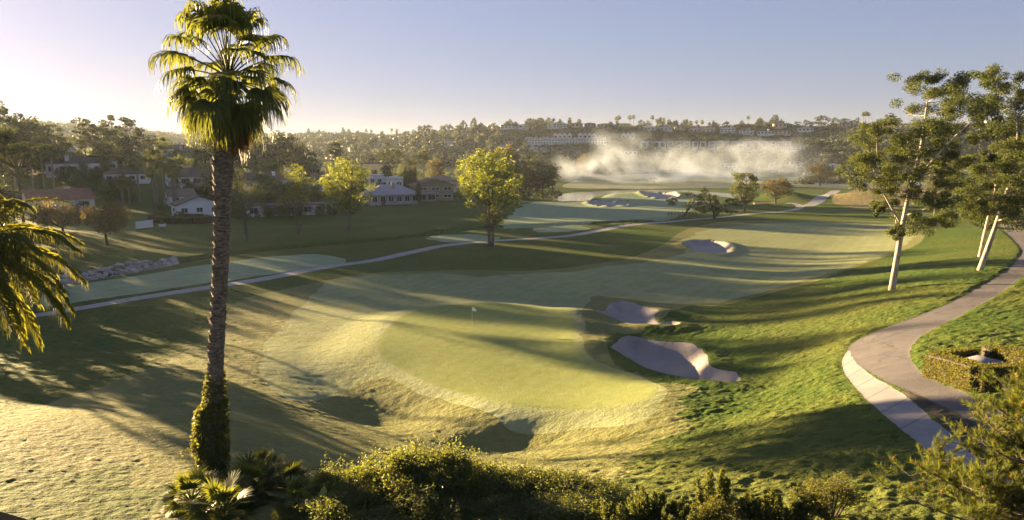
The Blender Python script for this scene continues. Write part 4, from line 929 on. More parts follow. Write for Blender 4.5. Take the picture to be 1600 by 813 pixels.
def house(label, px, pb, w, d, h, roof='gable', rh=2.0, ridge='x', wall='white', rmat='brown', D=None, turn=0.0, cols=3, storeys=1, chim=(), far=False, frac=(.5, .45), group=None, name='house', door=False, eave=.45, side=True, sink=0.0, sloped=None):
    if D is None: p = on(px, pb)
    else: p = at_depth(px, pb, D); p[2] = gz(p[0], p[1])
    rz = face_rz(p[0], p[1]) + R(turn)
    o = thing(name, label, 'house', (p[0], p[1], p[2]-sink), rz, group)
    mb = MB(); sub = 3.0 + (8 if far else 0)
    mb.box((0, 0, (h-sub)/2), (w, d, h+sub))
    if roof == 'gable':
        if ridge == 'x': mb.add([(-w/2,-d/2,h),(-w/2,d/2,h),(-w/2,0,h+rh-.05),(w/2,-d/2,h),(w/2,d/2,h),(w/2,0,h+rh-.05)], None, [(0,2,1),(3,4,5)])
        else: mb.add([(-w/2,-d/2,h),(w/2,-d/2,h),(0,-d/2,h+rh-.05),(-w/2,d/2,h),(w/2,d/2,h),(0,d/2,h+rh-.05)], None, [(0,1,2),(3,5,4)])
    link('wall', mb.mesh('house_wall', HM[wall], False), o)
    r = MB(); e = eave; th = .22
    if roof in ('gable', 'hip'):
        W2, D2 = w/2+e, d/2+e
        if roof == 'gable' and ridge == 'x': k = rh/(d/2); zb = h - e*k; base = [(-W2,-D2),(W2,-D2),(W2,D2),(-W2,D2)]; rd = [(-W2,0),(W2,0)]; fq = [(0,1,5,4),(2,3,4,5)]; ft = [(1,2,5),(3,0,4)]
        elif roof == 'gable': k = rh/(w/2); zb = h - e*k; base = [(-W2,-D2),(W2,-D2),(W2,D2),(-W2,D2)]; rd = [(0,-D2),(0,D2)]; fq = [(3,0,4,5),(1,2,5,4)]; ft = [(0,1,4),(2,3,5)]
        else:
            zb = h - .1; base = [(-W2,-D2),(W2,-D2),(W2,D2),(-W2,D2)]; q = max(0.3, W2-D2) if w >= d else .3
            rd = [(-q,0),(q,0)]; fq = [(0,1,5,4),(2,3,4,5)]; ft = [(1,2,5),(3,0,4)]
        V = [(x, y, zb) for x, y in base] + [(x, y, h+rh) for x, y in rd]
        V2 = [(x, y, z+th) for x, y, z in V]
        if roof == 'gable':
            r.add(V+V2, [tuple(i+6 for i in f) for f in fq] + [f[::-1] for f in fq])
            if ridge == 'x': r.add(V+V2, [(0,1,7,6),(2,3,9,8),(0,6,10,4),(3,4,10,9),(1,5,11,7),(2,8,11,5)])
            else: r.add(V+V2, [(3,0,6,9),(1,2,8,7),(0,4,10,6),(1,7,10,4),(3,9,11,5),(2,5,11,8)])
        else:
            r.add(V+V2, [tuple(i+6 for i in f) for f in fq] + [(0,1,7,6),(1,2,8,7),(2,3,9,8),(3,0,6,9),(0,3,2,1)], [tuple(i+6 for i in f) for f in ft])
    elif roof == 'shed':
        a, b = h+.02, h+rh; V = [(-w/2-e,-d/2-e,a),(w/2+e,-d/2-e,a),(w/2+e,d/2+e,b),(-w/2-e,d/2+e,b)]; V2 = [(x,y,z+th) for x,y,z in V]
        r.add(V+V2, [(0,3,2,1),(4,5,6,7),(0,1,5,4),(1,2,6,5),(2,3,7,6),(3,0,4,7)]); r.box((0, d/2-.15, h+rh/2), (w*.98, .25, rh*.98))
    else:
        r.box((0, 0, h+.1), (w+2*e, d+2*e, .22)); 
        if roof == 'parapet':
            r.box((0, -d/2+.1, h+.5), (w-.1, .2, .6)); r.box((0, d/2-.1, h+.5), (w-.1, .2, .6))
    ro = link('roof', r.mesh('house_roof', RM[rmat], False), o)
    for cx, cy, ch in chim:
        c = MB(); c.box((cx*w, cy*d, h+rh*.4+ch/2), (1.1, .9, ch+rh*.4)); c.box((cx*w, cy*d, h+rh*.6+ch), (1.35, 1.15, .18))
        link('chimney', c.mesh('chimney', HM['white'] if wall != 'grey' else HM['stone'], False), ro)
    sh = h/storeys
    for s in range(storeys):
        for k in range(cols):
            cx = (k+.5)/cols*w - w/2; ww = w/cols*frac[0]; wh = sh*frac[1]
            if door and s == 0 and k == cols//2:
                m = MB(); m.box((cx, -d/2-.03, 1.05), (1.1, .10, 2.1)); link('door', m.mesh('door', DOORM, False), o); continue
            zc = s*sh + sh*.55
            if far:
                m = MB(); m.box((cx, -d/2-.02, zc), (ww, .12, wh)); link('window', m.mesh('window', GLASS, False), o)
            else:
                m = MB(); t = .10
                for bx, bz, sx, sz in ((0, wh/2, ww+t, t), (0, -wh/2, ww+t, t), (-ww/2, 0, t, wh-t), (ww/2, 0, t, wh-t), (0, 0, t*.6, wh-t)): m.box((cx+bx, -d/2-.04, zc+bz), (sx, .14, sz))
                f = link('window', m.mesh('window_frame', FRAME, False), o)
                m = MB(); m.box((cx, -d/2-.012, zc), (ww-t, .04, wh-t)); link('pane', m.mesh('pane', GLASS, False), f)
    if side and not far:
        for sx in (-1, 1):
            m = MB(); m.box((sx*(w/2+.02), 0, h*.55), (.10, d*.2, h*.3)); link('window', m.mesh('side_window', GLASS, False), o)
    return o
# left hillside
house('red-tiled house with a white chimney and white gable behind the pepper trees', 92, 328, 17, 10, 3.4, 'gable', 2.8, 'x', 'white', 'red', turn=14, chim=((.18, .1, 1.3),), door=True)
house('white house with a long sloping dark roof behind the slender palms', 118, 274, 16, 11, 4.6, 'shed', 2.4, 'x', 'white', 'dark', turn=-24, chim=((-.1, -.2, 1.6),), cols=4)
house('small dark-roofed house at the right of the sloping white house', 160, 268, 9, 8, 4.0, 'shed', 1.8, 'x', 'white', 'brown', turn=-20, cols=2)
house('white house glimpsed under the skyline pines on the left hilltop', 108, 246, 9, 8, 4, 'gable', 2, 'y', 'white', 'brown', D=325, far=True, cols=2)
for i, (px, pb, lab) in enumerate([(210,262,'leftmost of the stepped white townhouses with a square chimney'), (232,258,'second from the left of the stepped white townhouses'), (252,256,'middle one of the stepped white townhouses under the fan palm'), (272,256,'fourth of the stepped white townhouses with a dark sloping roof'), (291,258,'rightmost of the stepped white townhouses beside the tall palm trunk')]):
    house(lab, px, pb, 7.6, 9, 5.6 + (i % 2), 'shed', 2.0, 'x', 'white', 'dark', D=345-4*i, turn=-22, cols=2, storeys=2, chim=((-.2, -.1, 1.7),), group='stepped white townhouses')
house('long brown-roofed house with a big white chimney above the tall hedge', 305, 292, 19, 11, 3.6, 'gable', 3.0, 'x', 'white', 'brown', D=262, turn=8, chim=((-.05, .1, 1.6), (.3, -.35, .4)), cols=5, frac=(.7, .5))
house('low brown-roofed house left of the palm group', 202, 292, 15, 10, 3.0, 'hip', 2.4, 'x', 'white', 'brown', D=262, turn=-8, cols=4)
house('white gable-fronted house behind the long hedge beside the tall palm trunk', 308, 336, 12, 9, 3.2, 'gable', 2.4, 'y', 'white', 'brown', turn=10, cols=3, frac=(.42, .42), door=False)
house('brown-roofed wing of the gable-fronted house by the tall palm trunk', 283, 336, 8, 8, 2.7, 'gable', 2.0, 'x', 'white', 'tan', D=228, turn=10, cols=2)
house('white house with two chimneys and a brown roof above the white garden wall', 420, 292, 18, 9, 3.6, 'gable', 2.4, 'x', 'white', 'brown', D=262, turn=6, chim=((-.42, .1, 1.7), (.1, -.2, 1.5)), cols=5)
house('slate-blue-roofed house half hidden behind the slim lawn tree', 500, 288, 15, 9, 3.2, 'hip', 2.0, 'x', 'white', 'dark', D=270, turn=-8, cols=4)
house('white patio house low behind the trees at the top of the left lawn', 448, 335, 22, 9, 2.9, 'flat', .3, 'x', 'white', 'brown', turn=4, cols=6, frac=(.6, .6), door=True)
house('small cream house among the trees left of the bright lime tree', 486, 262, 9, 8, 4.5, 'hip', 1.6, 'x', 'cream', 'tan', D=335, far=True, cols=3)
house('pale grey hip-roofed house with a stone chimney at the lawn edge', 609, 317, 17.5, 11, 3.0, 'hip', 3.2, 'x', 'grey', 'grey', turn=20, chim=((.02, -.22, 2.0),), cols=6, frac=(.62, .62), eave=1.0)
house('modern white house with a parapet terrace behind the grey hip roof', 602, 291, 13, 9, 4.6, 'parapet', .4, 'x', 'white', 'white', D=285, turn=10, cols=4, storeys=1, frac=(.7, .3))
house('white flat-roofed garden room left of the parapet house', 586, 296, 6, 6, 6.0, 'flat', .3, 'x', 'white', 'white', D=282, turn=10, cols=2)
house('olive two-storey house with flat canopies right of the cypresses', 674, 306, 14, 11, 5.4, 'gable', 2.2, 'y', 'tan', 'brown', D=258, turn=16, cols=3, storeys=2, frac=(.66, .42), eave=.9)
house('flat-canopied annexe in front of the olive two-storey house', 664, 308, 7, 5, 3.0, 'flat', .3, 'x', 'tan', 'grey', D=249, turn=16, cols=2, frac=(.8, .7), eave=.8)
house('brown-roofed house just behind the olive two-storey house', 690, 292, 12, 9, 4.4, 'hip', 2.2, 'x', 'cream', 'tan', D=300, turn=-10, cols=4)
# far central slopes
for lab, px, pb, wpx, hpx, wall, rm in [
 ('sunlit pale flat house with warm walls on the central slope', 556, 236, 21, 5, 'pink', 'tan'), ('small bright house left of the sunlit flat house', 557, 226, 9, 5, 'pink', 'tan'),
 ('white house in the middle of the hazy central slope', 624, 223, 14, 5, 'white', 'tan'), ('tan house beside the white one on the hazy central slope', 649, 222, 11, 4, 'cream', 'tan'),
 ('white two-storey house on the slope above the lone golden palm', 704, 228, 19, 6, 'white', 'grey'), ('white flat house below the wooded central crest', 684, 206, 16, 5, 'white', 'grey'),
 ('white house on the central crest right of the crest trees', 711, 205, 17, 6, 'white', 'grey'), ('warm-walled house under the crest of the central hill', 729, 213, 13, 5, 'pink', 'tan'),
 ('dim house at the left of the central slope', 592, 229, 13, 4, 'white', 'tan'), ('low white house high on the central slope', 687, 218, 12, 3.5, 'white', 'tan'), ('warm house on the central crest at the tree clump', 668, 204, 10, 5, 'pink', 'tan'),
 ('low house on the far left of the central ridge', 470, 213, 12, 3, 'white', 'brown'), ('low house in the middle of the hazy ridge', 517, 213, 14, 3, 'white', 'brown'), ('low house near the right end of the hazy ridge', 590, 211, 14, 3, 'cream', 'brown'),
 ('white house under the left end of the hilltop above the bare tree', 745, 206, 14, 5, 'white', 'grey'), ('cream house low on the slope behind the bare brown tree', 795, 227, 12, 5, 'cream', 'tan'), ('white gabled house low behind the grove', 786, 234, 8, 5, 'white', 'grey')]:
    p = at(px, pb); s = p[1]/F
    house(lab, px, pb, wpx*s, min(12, wpx*s*.7), max(3, hpx*s*.75), 'hip', max(1.2, hpx*s*.25), 'x', wall, rm, cols=max(2, int(wpx/5)), far=True, frac=(.55, .4), turn=rnd.uniform(-15, 15))
# hilltop beyond the valley
for lab, px, pb, wpx, hpx, wall, rm, rf, st in [
 ('long pale hilltop building at the left end of the crest', 799, 201, 34, 6, 'white', 'brown', 'hip', 2), ('tan end wing of the long pale hilltop building', 774, 201, 12, 6.5, 'pink', 'brown', 'hip', 2),
 ('low white hilltop house right of the long pale building', 818, 201, 14, 5, 'white', 'brown', 'gable', 1), ('white hilltop house with many gables under a palm', 860, 200, 16, 7, 'white', 'brown', 'gable', 2), ('white gabled hilltop house near the crest trees', 876, 200, 20, 8, 'white', 'grey', 'gable', 2),
 ('brown-roofed hilltop house right of the white gabled house', 901, 199, 18, 7, 'pink', 'brown', 'hip', 1), ('dim grey hilltop house above the dark slope', 921, 199, 15, 7, 'grey', 'dark', 'hip', 2), ('warm-roofed long hilltop house left of the twin palms', 945, 199, 22, 6, 'pink', 'brown', 'hip', 1),
 ('hilltop house under the twin tall palms', 975, 199, 20, 5, 'cream', 'brown', 'hip', 1), ('low terracotta hilltop house right of the twin palms', 1003, 201, 16, 4, 'pink', 'brown', 'hip', 1), ('white hilltop house on the dip of the crest', 1015, 204, 17, 5, 'white', 'grey', 'gable', 1),
 ('house with a broad pale roof just below the crest', 1041, 205, 18, 6, 'white', 'grey', 'hip', 1), ('cream hilltop house among palms right of the pale roof', 1062, 203, 14, 5, 'pink', 'tan', 'hip', 1), ('long low white hilltop house above the tower row', 1086, 207, 18, 5, 'white', 'tan', 'gable', 1),
 ('white hilltop house with tall chimneys', 1107, 207, 18, 7, 'white', 'tan', 'gable', 2), ('white stepped hilltop house left of the lone tall palm', 1137, 208, 21, 8, 'white', 'grey', 'gable', 2), ('white two-storey hilltop house under the lone tall palm', 1167, 210, 20, 8.5, 'white', 'brown', 'hip', 2),
 ('wide glass-fronted white hilltop house', 1195, 211, 25, 7, 'white', 'dark', 'flat', 1), ('tan terraced hilltop house right of the glass-fronted one', 1223, 210, 24, 7, 'pink', 'tan', 'flat', 2), ('low white hilltop house near the big dark trees', 1258, 206, 22, 5, 'white', 'tan', 'hip', 1),
 ('dark-roofed house on the crest behind the glass-fronted house', 1158, 197, 22, 5, 'grey', 'dark', 'hip', 1), ('brown house on the crest behind the tan terraced one', 1218, 199, 18, 5, 'pink', 'brown', 'hip', 1), ('pale house on the right-hand hilltop under the three palms', 1346, 197, 20, 6, 'white', 'tan', 'gable', 1), ('cream gabled house on the right-hand hilltop by the big eucalyptus', 1376, 197, 12, 6, 'pink', 'tan', 'gable', 1),
 ('brown-roofed house on the right-hand hilltop behind a dark pine', 1325, 199, 16, 4, 'cream', 'brown', 'hip', 1), ('white hilltop house seen through the big eucalyptus', 1478, 193, 22, 5, 'white', 'tan', 'hip', 1), ('pale hilltop house seen between the two eucalyptuses', 1550, 193, 18, 5, 'white', 'tan', 'hip', 1)]:
    D = 655 if px < 1300 else 585
    p = at(px, pb); D = min(p[1], D+60); s = D/F
    house(lab, px, pb, wpx*s, 10, max(3, hpx*s*.72), rf, max(1.0, hpx*s*.28), 'x' if px % 2 else 'y', wall, rm, D=D, cols=max(2, int(wpx/5)), storeys=st, far=True, frac=(.55, .5), turn=rnd.uniform(-12, 12), eave=.5, chim=((.2, 0, 1.2),) if wall == 'white' else ())
# terraces below the hilltop
k = 0
for i, px in enumerate(range(826, 945, 9)):
    p = at(px, 226); s = p[1]/F
    house('white gabled unit of the two-storey terrace under the steep scrub', px, 226, 8.8*s, 8, 4.6, 'gable', 1.7, 'y' if i % 3 else 'x', 'white', 'grey', cols=2, storeys=2, far=True, frac=(.5, .38), group='white terrace units under the scrub', name='terrace_unit', chim=((.3, 0, 1.0),) if i % 2 else ())
for px in (868, 875, 882, 890, 907, 914, 921, 928, 974, 981, 988):
    p = at(px, 217); s = p[1]/F
    house('white unit of the upper terrace tier with a pointed dormer', px, 217, 7*s, 7, 3.4, 'gable', 1.9, 'y', 'white', 'grey', cols=1, storeys=1, far=True, frac=(.5, .4), group='upper tier of the white terrace', name='terrace_unit')
for i, px in enumerate((1006, 1016, 1026, 1035, 1047, 1060, 1073, 1086, 1098, 1112, 1124, 1134, 1148, 1158, 1169, 1181, 1194, 1208, 1220, 1231)):
    p = at(px, 233); s = p[1]/F
    house('white square-fronted tower house with a deep dark recess in the long row', px, 233, (9.0 if i % 3 else 10.5)*s, 8, 11*s, 'flat', .3, 'x', 'white', 'white', cols=1, storeys=1 + (i % 4 == 1), far=True, frac=(.58, .62), group='square-fronted tower houses in a row', name='tower_house', eave=.1)
for lab, px, pb, wpx, hpx, wall, rm, rf, st in [
 ('white flat house below the right end of the tower row', 1251, 236, 26, 9, 'white', 'white', 'flat', 2), ('white gabled house at the hill foot right of the mist', 1253, 265, 18, 10, 'white', 'grey', 'gable', 2), ('brown-roofed long house at the hill foot behind the mist', 1238, 259, 22, 6, 'cream', 'brown', 'hip', 1),
 ('white house partly behind the round russet meadow tree', 1270, 263, 9, 8, 'white', 'grey', 'gable', 2), ('white two-storey villa with a red roof at the foot of the right hill', 1302, 266, 20, 11, 'white', 'tan', 'gable', 2), ('white house at the hill foot veiled by mist', 1196, 262, 26, 8, 'white', 'white', 'flat', 1),
 ('white house with tall pillars veiled by mist', 1140, 264, 24, 10, 'white', 'white', 'flat', 2), ('grey house below the white terrace behind the grove', 880, 241, 18, 8, 'grey', 'tan', 'flat', 2), ('dark-roofed house below the white terrace', 901, 243, 12, 5, 'grey', 'dark', 'hip', 1), ('pale curved-roof house behind the grove tops', 848, 238, 12, 5, 'grey', 'grey', 'hip', 1), ('white house just behind the grove tops', 833, 236, 14, 6, 'white', 'tan', 'gable', 1),
 ('grey terrace house below the tower row in thin mist', 1040, 246, 40, 7, 'grey', 'white', 'flat', 2), ('white house in the mist under the upper terrace', 985, 243, 20, 6, 'white', 'grey', 'gable', 1), ('long low white clubhouse seen between the two eucalyptuses', 1502, 276, 40, 9, 'white', 'white', 'flat', 1), ('white building behind the crown of the near eucalyptus', 1464, 278, 22, 10, 'cream', 'tan', 'hip', 1)]:
    p = at(px, pb); s = p[1]/F
    house(lab, px, pb, wpx*s, 10, max(3, hpx*s*.75), rf, max(.4, hpx*s*.25), 'y', wall, rm, cols=max(2, int(wpx/6)), storeys=st, far=True, frac=(.5, .45), turn=rnd.uniform(-8, 8))
# garden walls on the left lawn edge
def wall_px(label, a, b, h, wall='white', t=.25, name='garden_wall'):
    p, q = on(*a), on(*b); c = (p+q)/2; L = np.hypot(*(q-p)[:2]); o = MB(); o.box((0, 0, h/2-.3), (L, t, h+.6)); o.box((0, 0, h+.05), (L+.1, t+.12, .10))
    ob = link(name, o.mesh(name, HM[wall], False), None, (c[0], c[1], min(p[2], q[2]))); ob.rotation_euler = (0, 0, math.atan2(q[1]-p[1], q[0]-p[0])); tag(ob, label, 'wall')
wall_px('white garden wall between the pepper tree and the long hedge', (213, 358), (239, 355), 1.7)
wall_px('short low white wall right of the longer white garden wall', (249, 355), (259, 354), .6)
wall_px('long low white patio wall behind the slim lawn tree', (412, 337), (446, 334), .8)
wall_px('white retaining wall below the two-chimney house', (424, 300), (456, 296), 1.1)
wall_px('white end pillar beside the lawn left of the bright lime tree', (517, 330), (520, 330), 2.3)

# hedges
def hedge_box(name, label, pts, h, t, leaf, dens, cat='hedge', seed=1, zs=None):
    """a clipped hedge following a line of ground points"""
    rs = np.random.default_rng(seed); core = MB(); lv = MB(); base = np.array([pts[0][0], pts[0][1], gz(pts[0][0], pts[0][1])])
    for a, b in zip(pts[:-1], pts[1:]):
        a, b = np.array(a[:2]), np.array(b[:2]); L = np.linalg.norm(b-a); d = (b-a)/L; nrm = np.array([-d[1], d[0]]); n = max(2, int(L/1.5)+1)
        tt = np.linspace(0, 1, n); P = a + (b-a)*tt[:, None]; zg = gz(P[:, 0], P[:, 1])
        V = []
        for i in range(n):
            for s_, zz in ((-1, -.3), (1, -.3), (1, h*.96), (-1, h*.96)): V.append((P[i, 0]+nrm[0]*s_*t*.46-base[0], P[i, 1]+nrm[1]*s_*t*.46-base[1], zg[i]+zz-base[2]))
        i = np.arange(n-1)[:, None]*4; j = np.arange(4)[None, :]; core.add(V, np.concatenate([np.stack([i+j, i+(j+1) % 4, i+4+(j+1) % 4, i+4+j], -1).reshape(-1, 4), [[0, 1, 2, 3], [4*n-4, 4*n-1, 4*n-2, 4*n-3]]]))
        N = int(dens*L*(2*h+t)); s = rs.uniform(-.02*L, 1.02*L, N); q = rs.uniform(0, 2*h+t, N)
        off = np.where(q < h, -t/2, np.where(q < h+t, q-h-t/2, t/2)); z = np.where(q < h, q, np.where(q < h+t, h, 2*h+t-q))
        X = a[0]+d[0]*s+nrm[0]*off; Y = a[1]+d[1]*s+nrm[1]*off; C = np.stack([X-base[0], Y-base[1], gz(X, Y)+z-base[2]], 1) + rs.normal(size=(N, 3))*leaf*.35
        lv.leaves(C, leaf, .6, .3, None, rs)
    o = thing(name, label, cat, base); link('branches', core.mesh('hedge_core', BK['dark'], False), o); link('foliage', lv.mesh('hedge_leaves', LF['hedge']), o); return o
hl, hn, hr, hb = on(1455, 584)[:2], on(1527, 609)[:2], on(1655, 606)[:2], on(1560, 574)[:2]
gap0 = hl + (hb-hl)*.62; gap1 = hl + (hb-hl)*.78
hedge_box('boxed_hedge', 'square clipped hedge around a utility box beside the asphalt road', [gap0, hl, hn, hr, hb, gap1], 1.0, .75, .085, 900, seed=5)
cc = (hl+hn+hr+hb)/4 + np.array([-.35, .1])
ub = thing('utility_box', 'grey lidded utility box enclosed by the square hedge', 'utility box', (cc[0], cc[1], gz(cc[0], cc[1])), .5)
m = MB(); m.box((0, 0, .3), (1.3, 1.0, .95)); link('cabinet', m.mesh('cabinet', plain('cabinet_paint', (.10,.11,.11), .6, .1)), ub)
m = MB(); m.box((0, 0, .80), (1.42, 1.12, .06)); link('lid', m.mesh('lid', plain('lid_paint', (.17,.17,.18), .7, .1)), ub)
hedge_box('long_hedge', 'long clipped hedge in front of the gable-fronted house', [on(238, 347), on(262, 350), on(300, 350), on(345, 346)], 1.6, 2.0, .3, 30, seed=6)
hedge_box('tall_hedge', 'tall hedge below the long brown-roofed house', [on(262, 308), on(300, 309), on(345, 308)], 2.4, 2.0, .35, 26, seed=7)
hedge_box('low_hedge', 'small clipped hedge under the windows of the gable-fronted house', [on(274, 340), on(300, 341), on(318, 341)], 1.1, 1.0, .25, 30, seed=8)

# stones of the creek bank
def rock_mesh(seed):
    rs = np.random.default_rng(seed); import bmesh
    bm = bmesh.new(); bmesh.ops.create_icosphere(bm, subdivisions=2, radius=.5); D = rs.normal(size=(7, 3)); D /= np.linalg.norm(D, axis=1)[:, None]; cut = rs.uniform(.30, .45, 7)
    for v in bm.verts:
        p = np.array(v.co)
        for d, c in zip(D, cut):
            e = p@d
            if e > c: p = p - d*(e-c)*.9
        v.co = p*np.array([1.25, 1.0, .85])
    me = bpy.data.meshes.new('rock'); bm.to_mesh(me); bm.free(); me.materials.append(ROCKM); return me
g = NG('bank_rock'); oi = g.n('ShaderNodeObjectInfo'); n = g.noise(4, 4, .6)
col = g.mixc(g.math('ADD', g.math('MULTIPLY', oi.outputs['Random'], .75), g.math('MULTIPLY', n, .25)), (.13,.115,.11), (.42,.37,.35))
g.surf(g.n('ShaderNodeBsdfPrincipled', {'Base Color': col, 'Roughness': .9, 'Normal': g.bump(n, .06)}).outputs[0]); ROCKM = g.m
RK = [rock_mesh(800+i) for i in range(6)]
for i in range(250):
    t = rnd.random(); s = rnd.random(); px = 70 + 206*t; top = 427 - 26*t; bot = 447 - 38*t
    p = on(px, bot - 3); back = s*4.5*(1-.45*t); d = p[:2]/np.linalg.norm(p[:2]); x, y = p[:2] + d*back
    z = p[2] + s*1.5*(1-.35*t) - .05
    o = link('rock', RK[i % 6], None, (x, y, z)); sc = rnd.uniform(.65, 1.45); o.scale = (sc, sc, sc*rnd.uniform(.7, 1)); o.rotation_euler = (rnd.uniform(-.5, .5), rnd.uniform(-.5, .5), rnd.uniform(0, 6.28))
    tag(o, 'grey angular stone in the bank along the creek', 'rock', 'stones of the creek bank')

# flag on the green
p = on(738, 527); fl = thing('flagstick', 'thin flagstick with a small white flag on the green', 'golf flag', p)
m = MB(); m.tube([(0,0,-.1), (0,0,1), (.01,0,2.0)], [.022, .02, .018], 6); link('pole', m.mesh('flag_pole', plain('pole_paint', (.35,.30,.22), .5, .05)), fl)
m = MB(); xs = np.linspace(0, 1, 7); V = []
for q in xs:
    for zt in (0, .5, 1): V.append((.02+.40*q, .05*math.sin(q*6)-.1*q, 1.98-.42*zt*(1-.45*q)-.22*q)); 
for q in xs:
    for zt in (0, .5, 1): V.append((.02+.40*q, .05*math.sin(q*6)-.1*q+.012, 1.98-.42*zt*(1-.45*q)-.22*q))
Q = [(i*3+j, i*3+j+1, i*3+j+4, i*3+j+3) for i in range(6) for j in range(2)]; m.add(V, Q + [tuple(k+21 for k in q[::-1]) for q in Q]); link('flag', m.mesh('flag', plain('flag_cloth', (.85,.83,.80), .8, .02)), fl)

# rail fence by the far fairway
a, b = on(1044, 337), on(1088, 337); L = np.hypot(*(b-a)[:2]); WD = plain('weathered_wood', (.20,.13,.09), .9, .2)
fe = thing('rail_fence', 'low wooden rail fence at the creek crossing left of the leaning tree', 'fence', a, math.atan2(b[1]-a[1], b[0]-a[0]))
for k in range(9):
    m = MB(); m.box((L*k/8, 0, .55), (.22, .22, 1.5)); link('post', m.mesh('fence_post', WD, False), fe)
for z in (.45, .95):
    m = MB(); m.box((L/2, .17, z), (L, .10, .2)); link('rail', m.mesh('fence_rail', WD, False), fe)
# small footbridge at the pond end
a, b = on(1178, 320), on(1202, 320); L = np.hypot(*(b-a)[:2])
br = thing('footbridge', 'low dark footbridge behind the cart path bend', 'bridge', a, math.atan2(b[1]-a[1], b[0]-a[0]))
m = MB(); m.box((L/2, 0, .35), (L, 2.2, .3)); link('deck', m.mesh('bridge_deck', WD, False), br)
for s_ in (-1, 1):
    m = MB(); m.box((L/2, s_*1.05, 1.0), (L, .1, .14)); [m.box((L*k/6, s_*1.05, .62), (.14, .13, .9)) for k in range(7)]; link('railing', m.mesh('bridge_railing', WD, False), br)
# bench by the meadow tree
p = on(1290, 291); be = thing('bench', 'tiny bench beside the big round russet meadow tree', 'bench', p, .2)
m = MB(); m.box((0, 0, .45), (2.4, .5, .08)); link('seat', m.mesh('bench_seat', HM['grey'], False), be)
m = MB(); m.box((0, .25, .85), (2.4, .07, .5)); link('backrest', m.mesh('bench_back', HM['grey'], False), be)
for s_ in (-1, 1):
    m = MB(); m.box((s_*1.0, .03, .2), (.12, .46, .45)); link('leg', m.mesh('bench_leg', HM['grey'], False), be)

# ------------------------------------------------------------------ foreground shrubs, conifer sprigs, pine
def shrub_mesh(key, seed, w, h, leaf, n, mat, lumps=16):
    rs = np.random.default_rng(seed); br_ = MB(); lv = MB(); C = []
    for k in range(lumps):
        a = rs.uniform(0, 6.283); r = math.sqrt(rs.random())*w/2*.85; t = 1-(r/(w/2))**2
        C.append(np.array([r*math.cos(a), r*math.sin(a), h*(.25+.68*t*rs.uniform(.65, 1.05))]))
    for c in C:
        br_.tube(bez(np.array([c[0]*.1, c[1]*.1, -.3]), np.array([c[0]*.6, c[1]*.6, c[2]*.4]), c, 6), np.linspace(.035, .008, 6), 5)
        rad = w*.17*rs.uniform(.7, 1.2)
        for q in range(14):
            e = c + rs.normal(size=3)*rad*np.array([.75, .75, .65]) + np.array([0, 0, rad*.35]); br_.tube([c, (c+e)/2 + rs.normal(size=3)*.03, e], [.012, .008, .004], 4, False)
            m_ = n//(lumps*14); tt = rs.uniform(.25, 1.08, m_)[:, None]; P = c + (e-c)*tt + rs.normal(size=(m_, 3))*leaf*1.1
            lv.leaves(P, leaf, .55, .4, None, rs)
        m_ = n//(lumps*2); lv.leaves(clump_pts(rs, c + np.array([0, 0, -rad*.3]), rad*1.1, m_, .9, .3), leaf, .55, .4, None, rs)
    return {'stems': br_.mesh(key+'_stems', BK['dark']), 'foliage': lv.mesh(key+'_leaves', LF[mat]), 'W': w, 'H': h}
SH = [shrub_mesh('leafy_shrub%d' % i, 900+i, 2.4, 2.2, .075, 11000, 'shrub', 20) for i in range(3)]
YS = shrub_mesh('yellow_shrub', 910, 1.6, 1.2, .06, 5000, 'yshrub', 14)
def put_shrub(label, px, ptop, D, wpx, v, name='leafy_shrub'):
    p = at_depth(px, ptop, D); zb = gz(p[0], p[1]); hh = max(.8, p[2]-zb); s = wpx*D/F/v['W']
    o = thing(name, label, 'shrub', (p[0], p[1], zb), rnd.uniform(0, 6.28), None, (s, s, hh/v['H'])); link('stems', v['stems'], o); link('foliage', v['foliage'], o)
for i, (px, pt, D, wp, lab) in enumerate([(512,740,18.6,80,'low leafy shrub next to the dwarf fan palms'), (572,722,18.4,100,'leafy shrub left of the tallest bush at the bottom edge'), (640,704,18.2,125,'tallest leafy bush in the middle of the bottom shrub row'), (700,706,18.0,110,'leafy bush just right of the tallest one in the shrub row'),
    (762,726,18.2,110,'leafy bush in the dip after the tallest pair of the shrub row'), (825,738,18.0,120,'broad leafy bush right of the dip in the shrub row'), (890,750,17.5,120,'leafy bush near the right end of the shrub row'), (950,768,17.0,110,'last and lowest leafy bush before the conifer sprigs'),
    (545,770,17.2,120,'dark front bush behind the broad-leaved plant at the bottom edge'), (660,766,17.0,150,'dark front bush below the tallest bush of the row'), (790,778,17.0,150,'dark front bush below the dip in the shrub row'), (905,788,16.2,140,'dark front bush below the right end of the shrub row')]):
    put_shrub(lab, px, pt, D, wp*1.15, SH[i % 3])
put_shrub('yellowish shrub alone at the bottom edge right of the conifer sprigs', 1300, 788, 15.6, 110, YS, 'yellow_shrub')
put_shrub('yellowish low shrub among the conifer sprigs at the bottom edge', 1120, 798, 15.2, 90, YS, 'yellow_shrub')
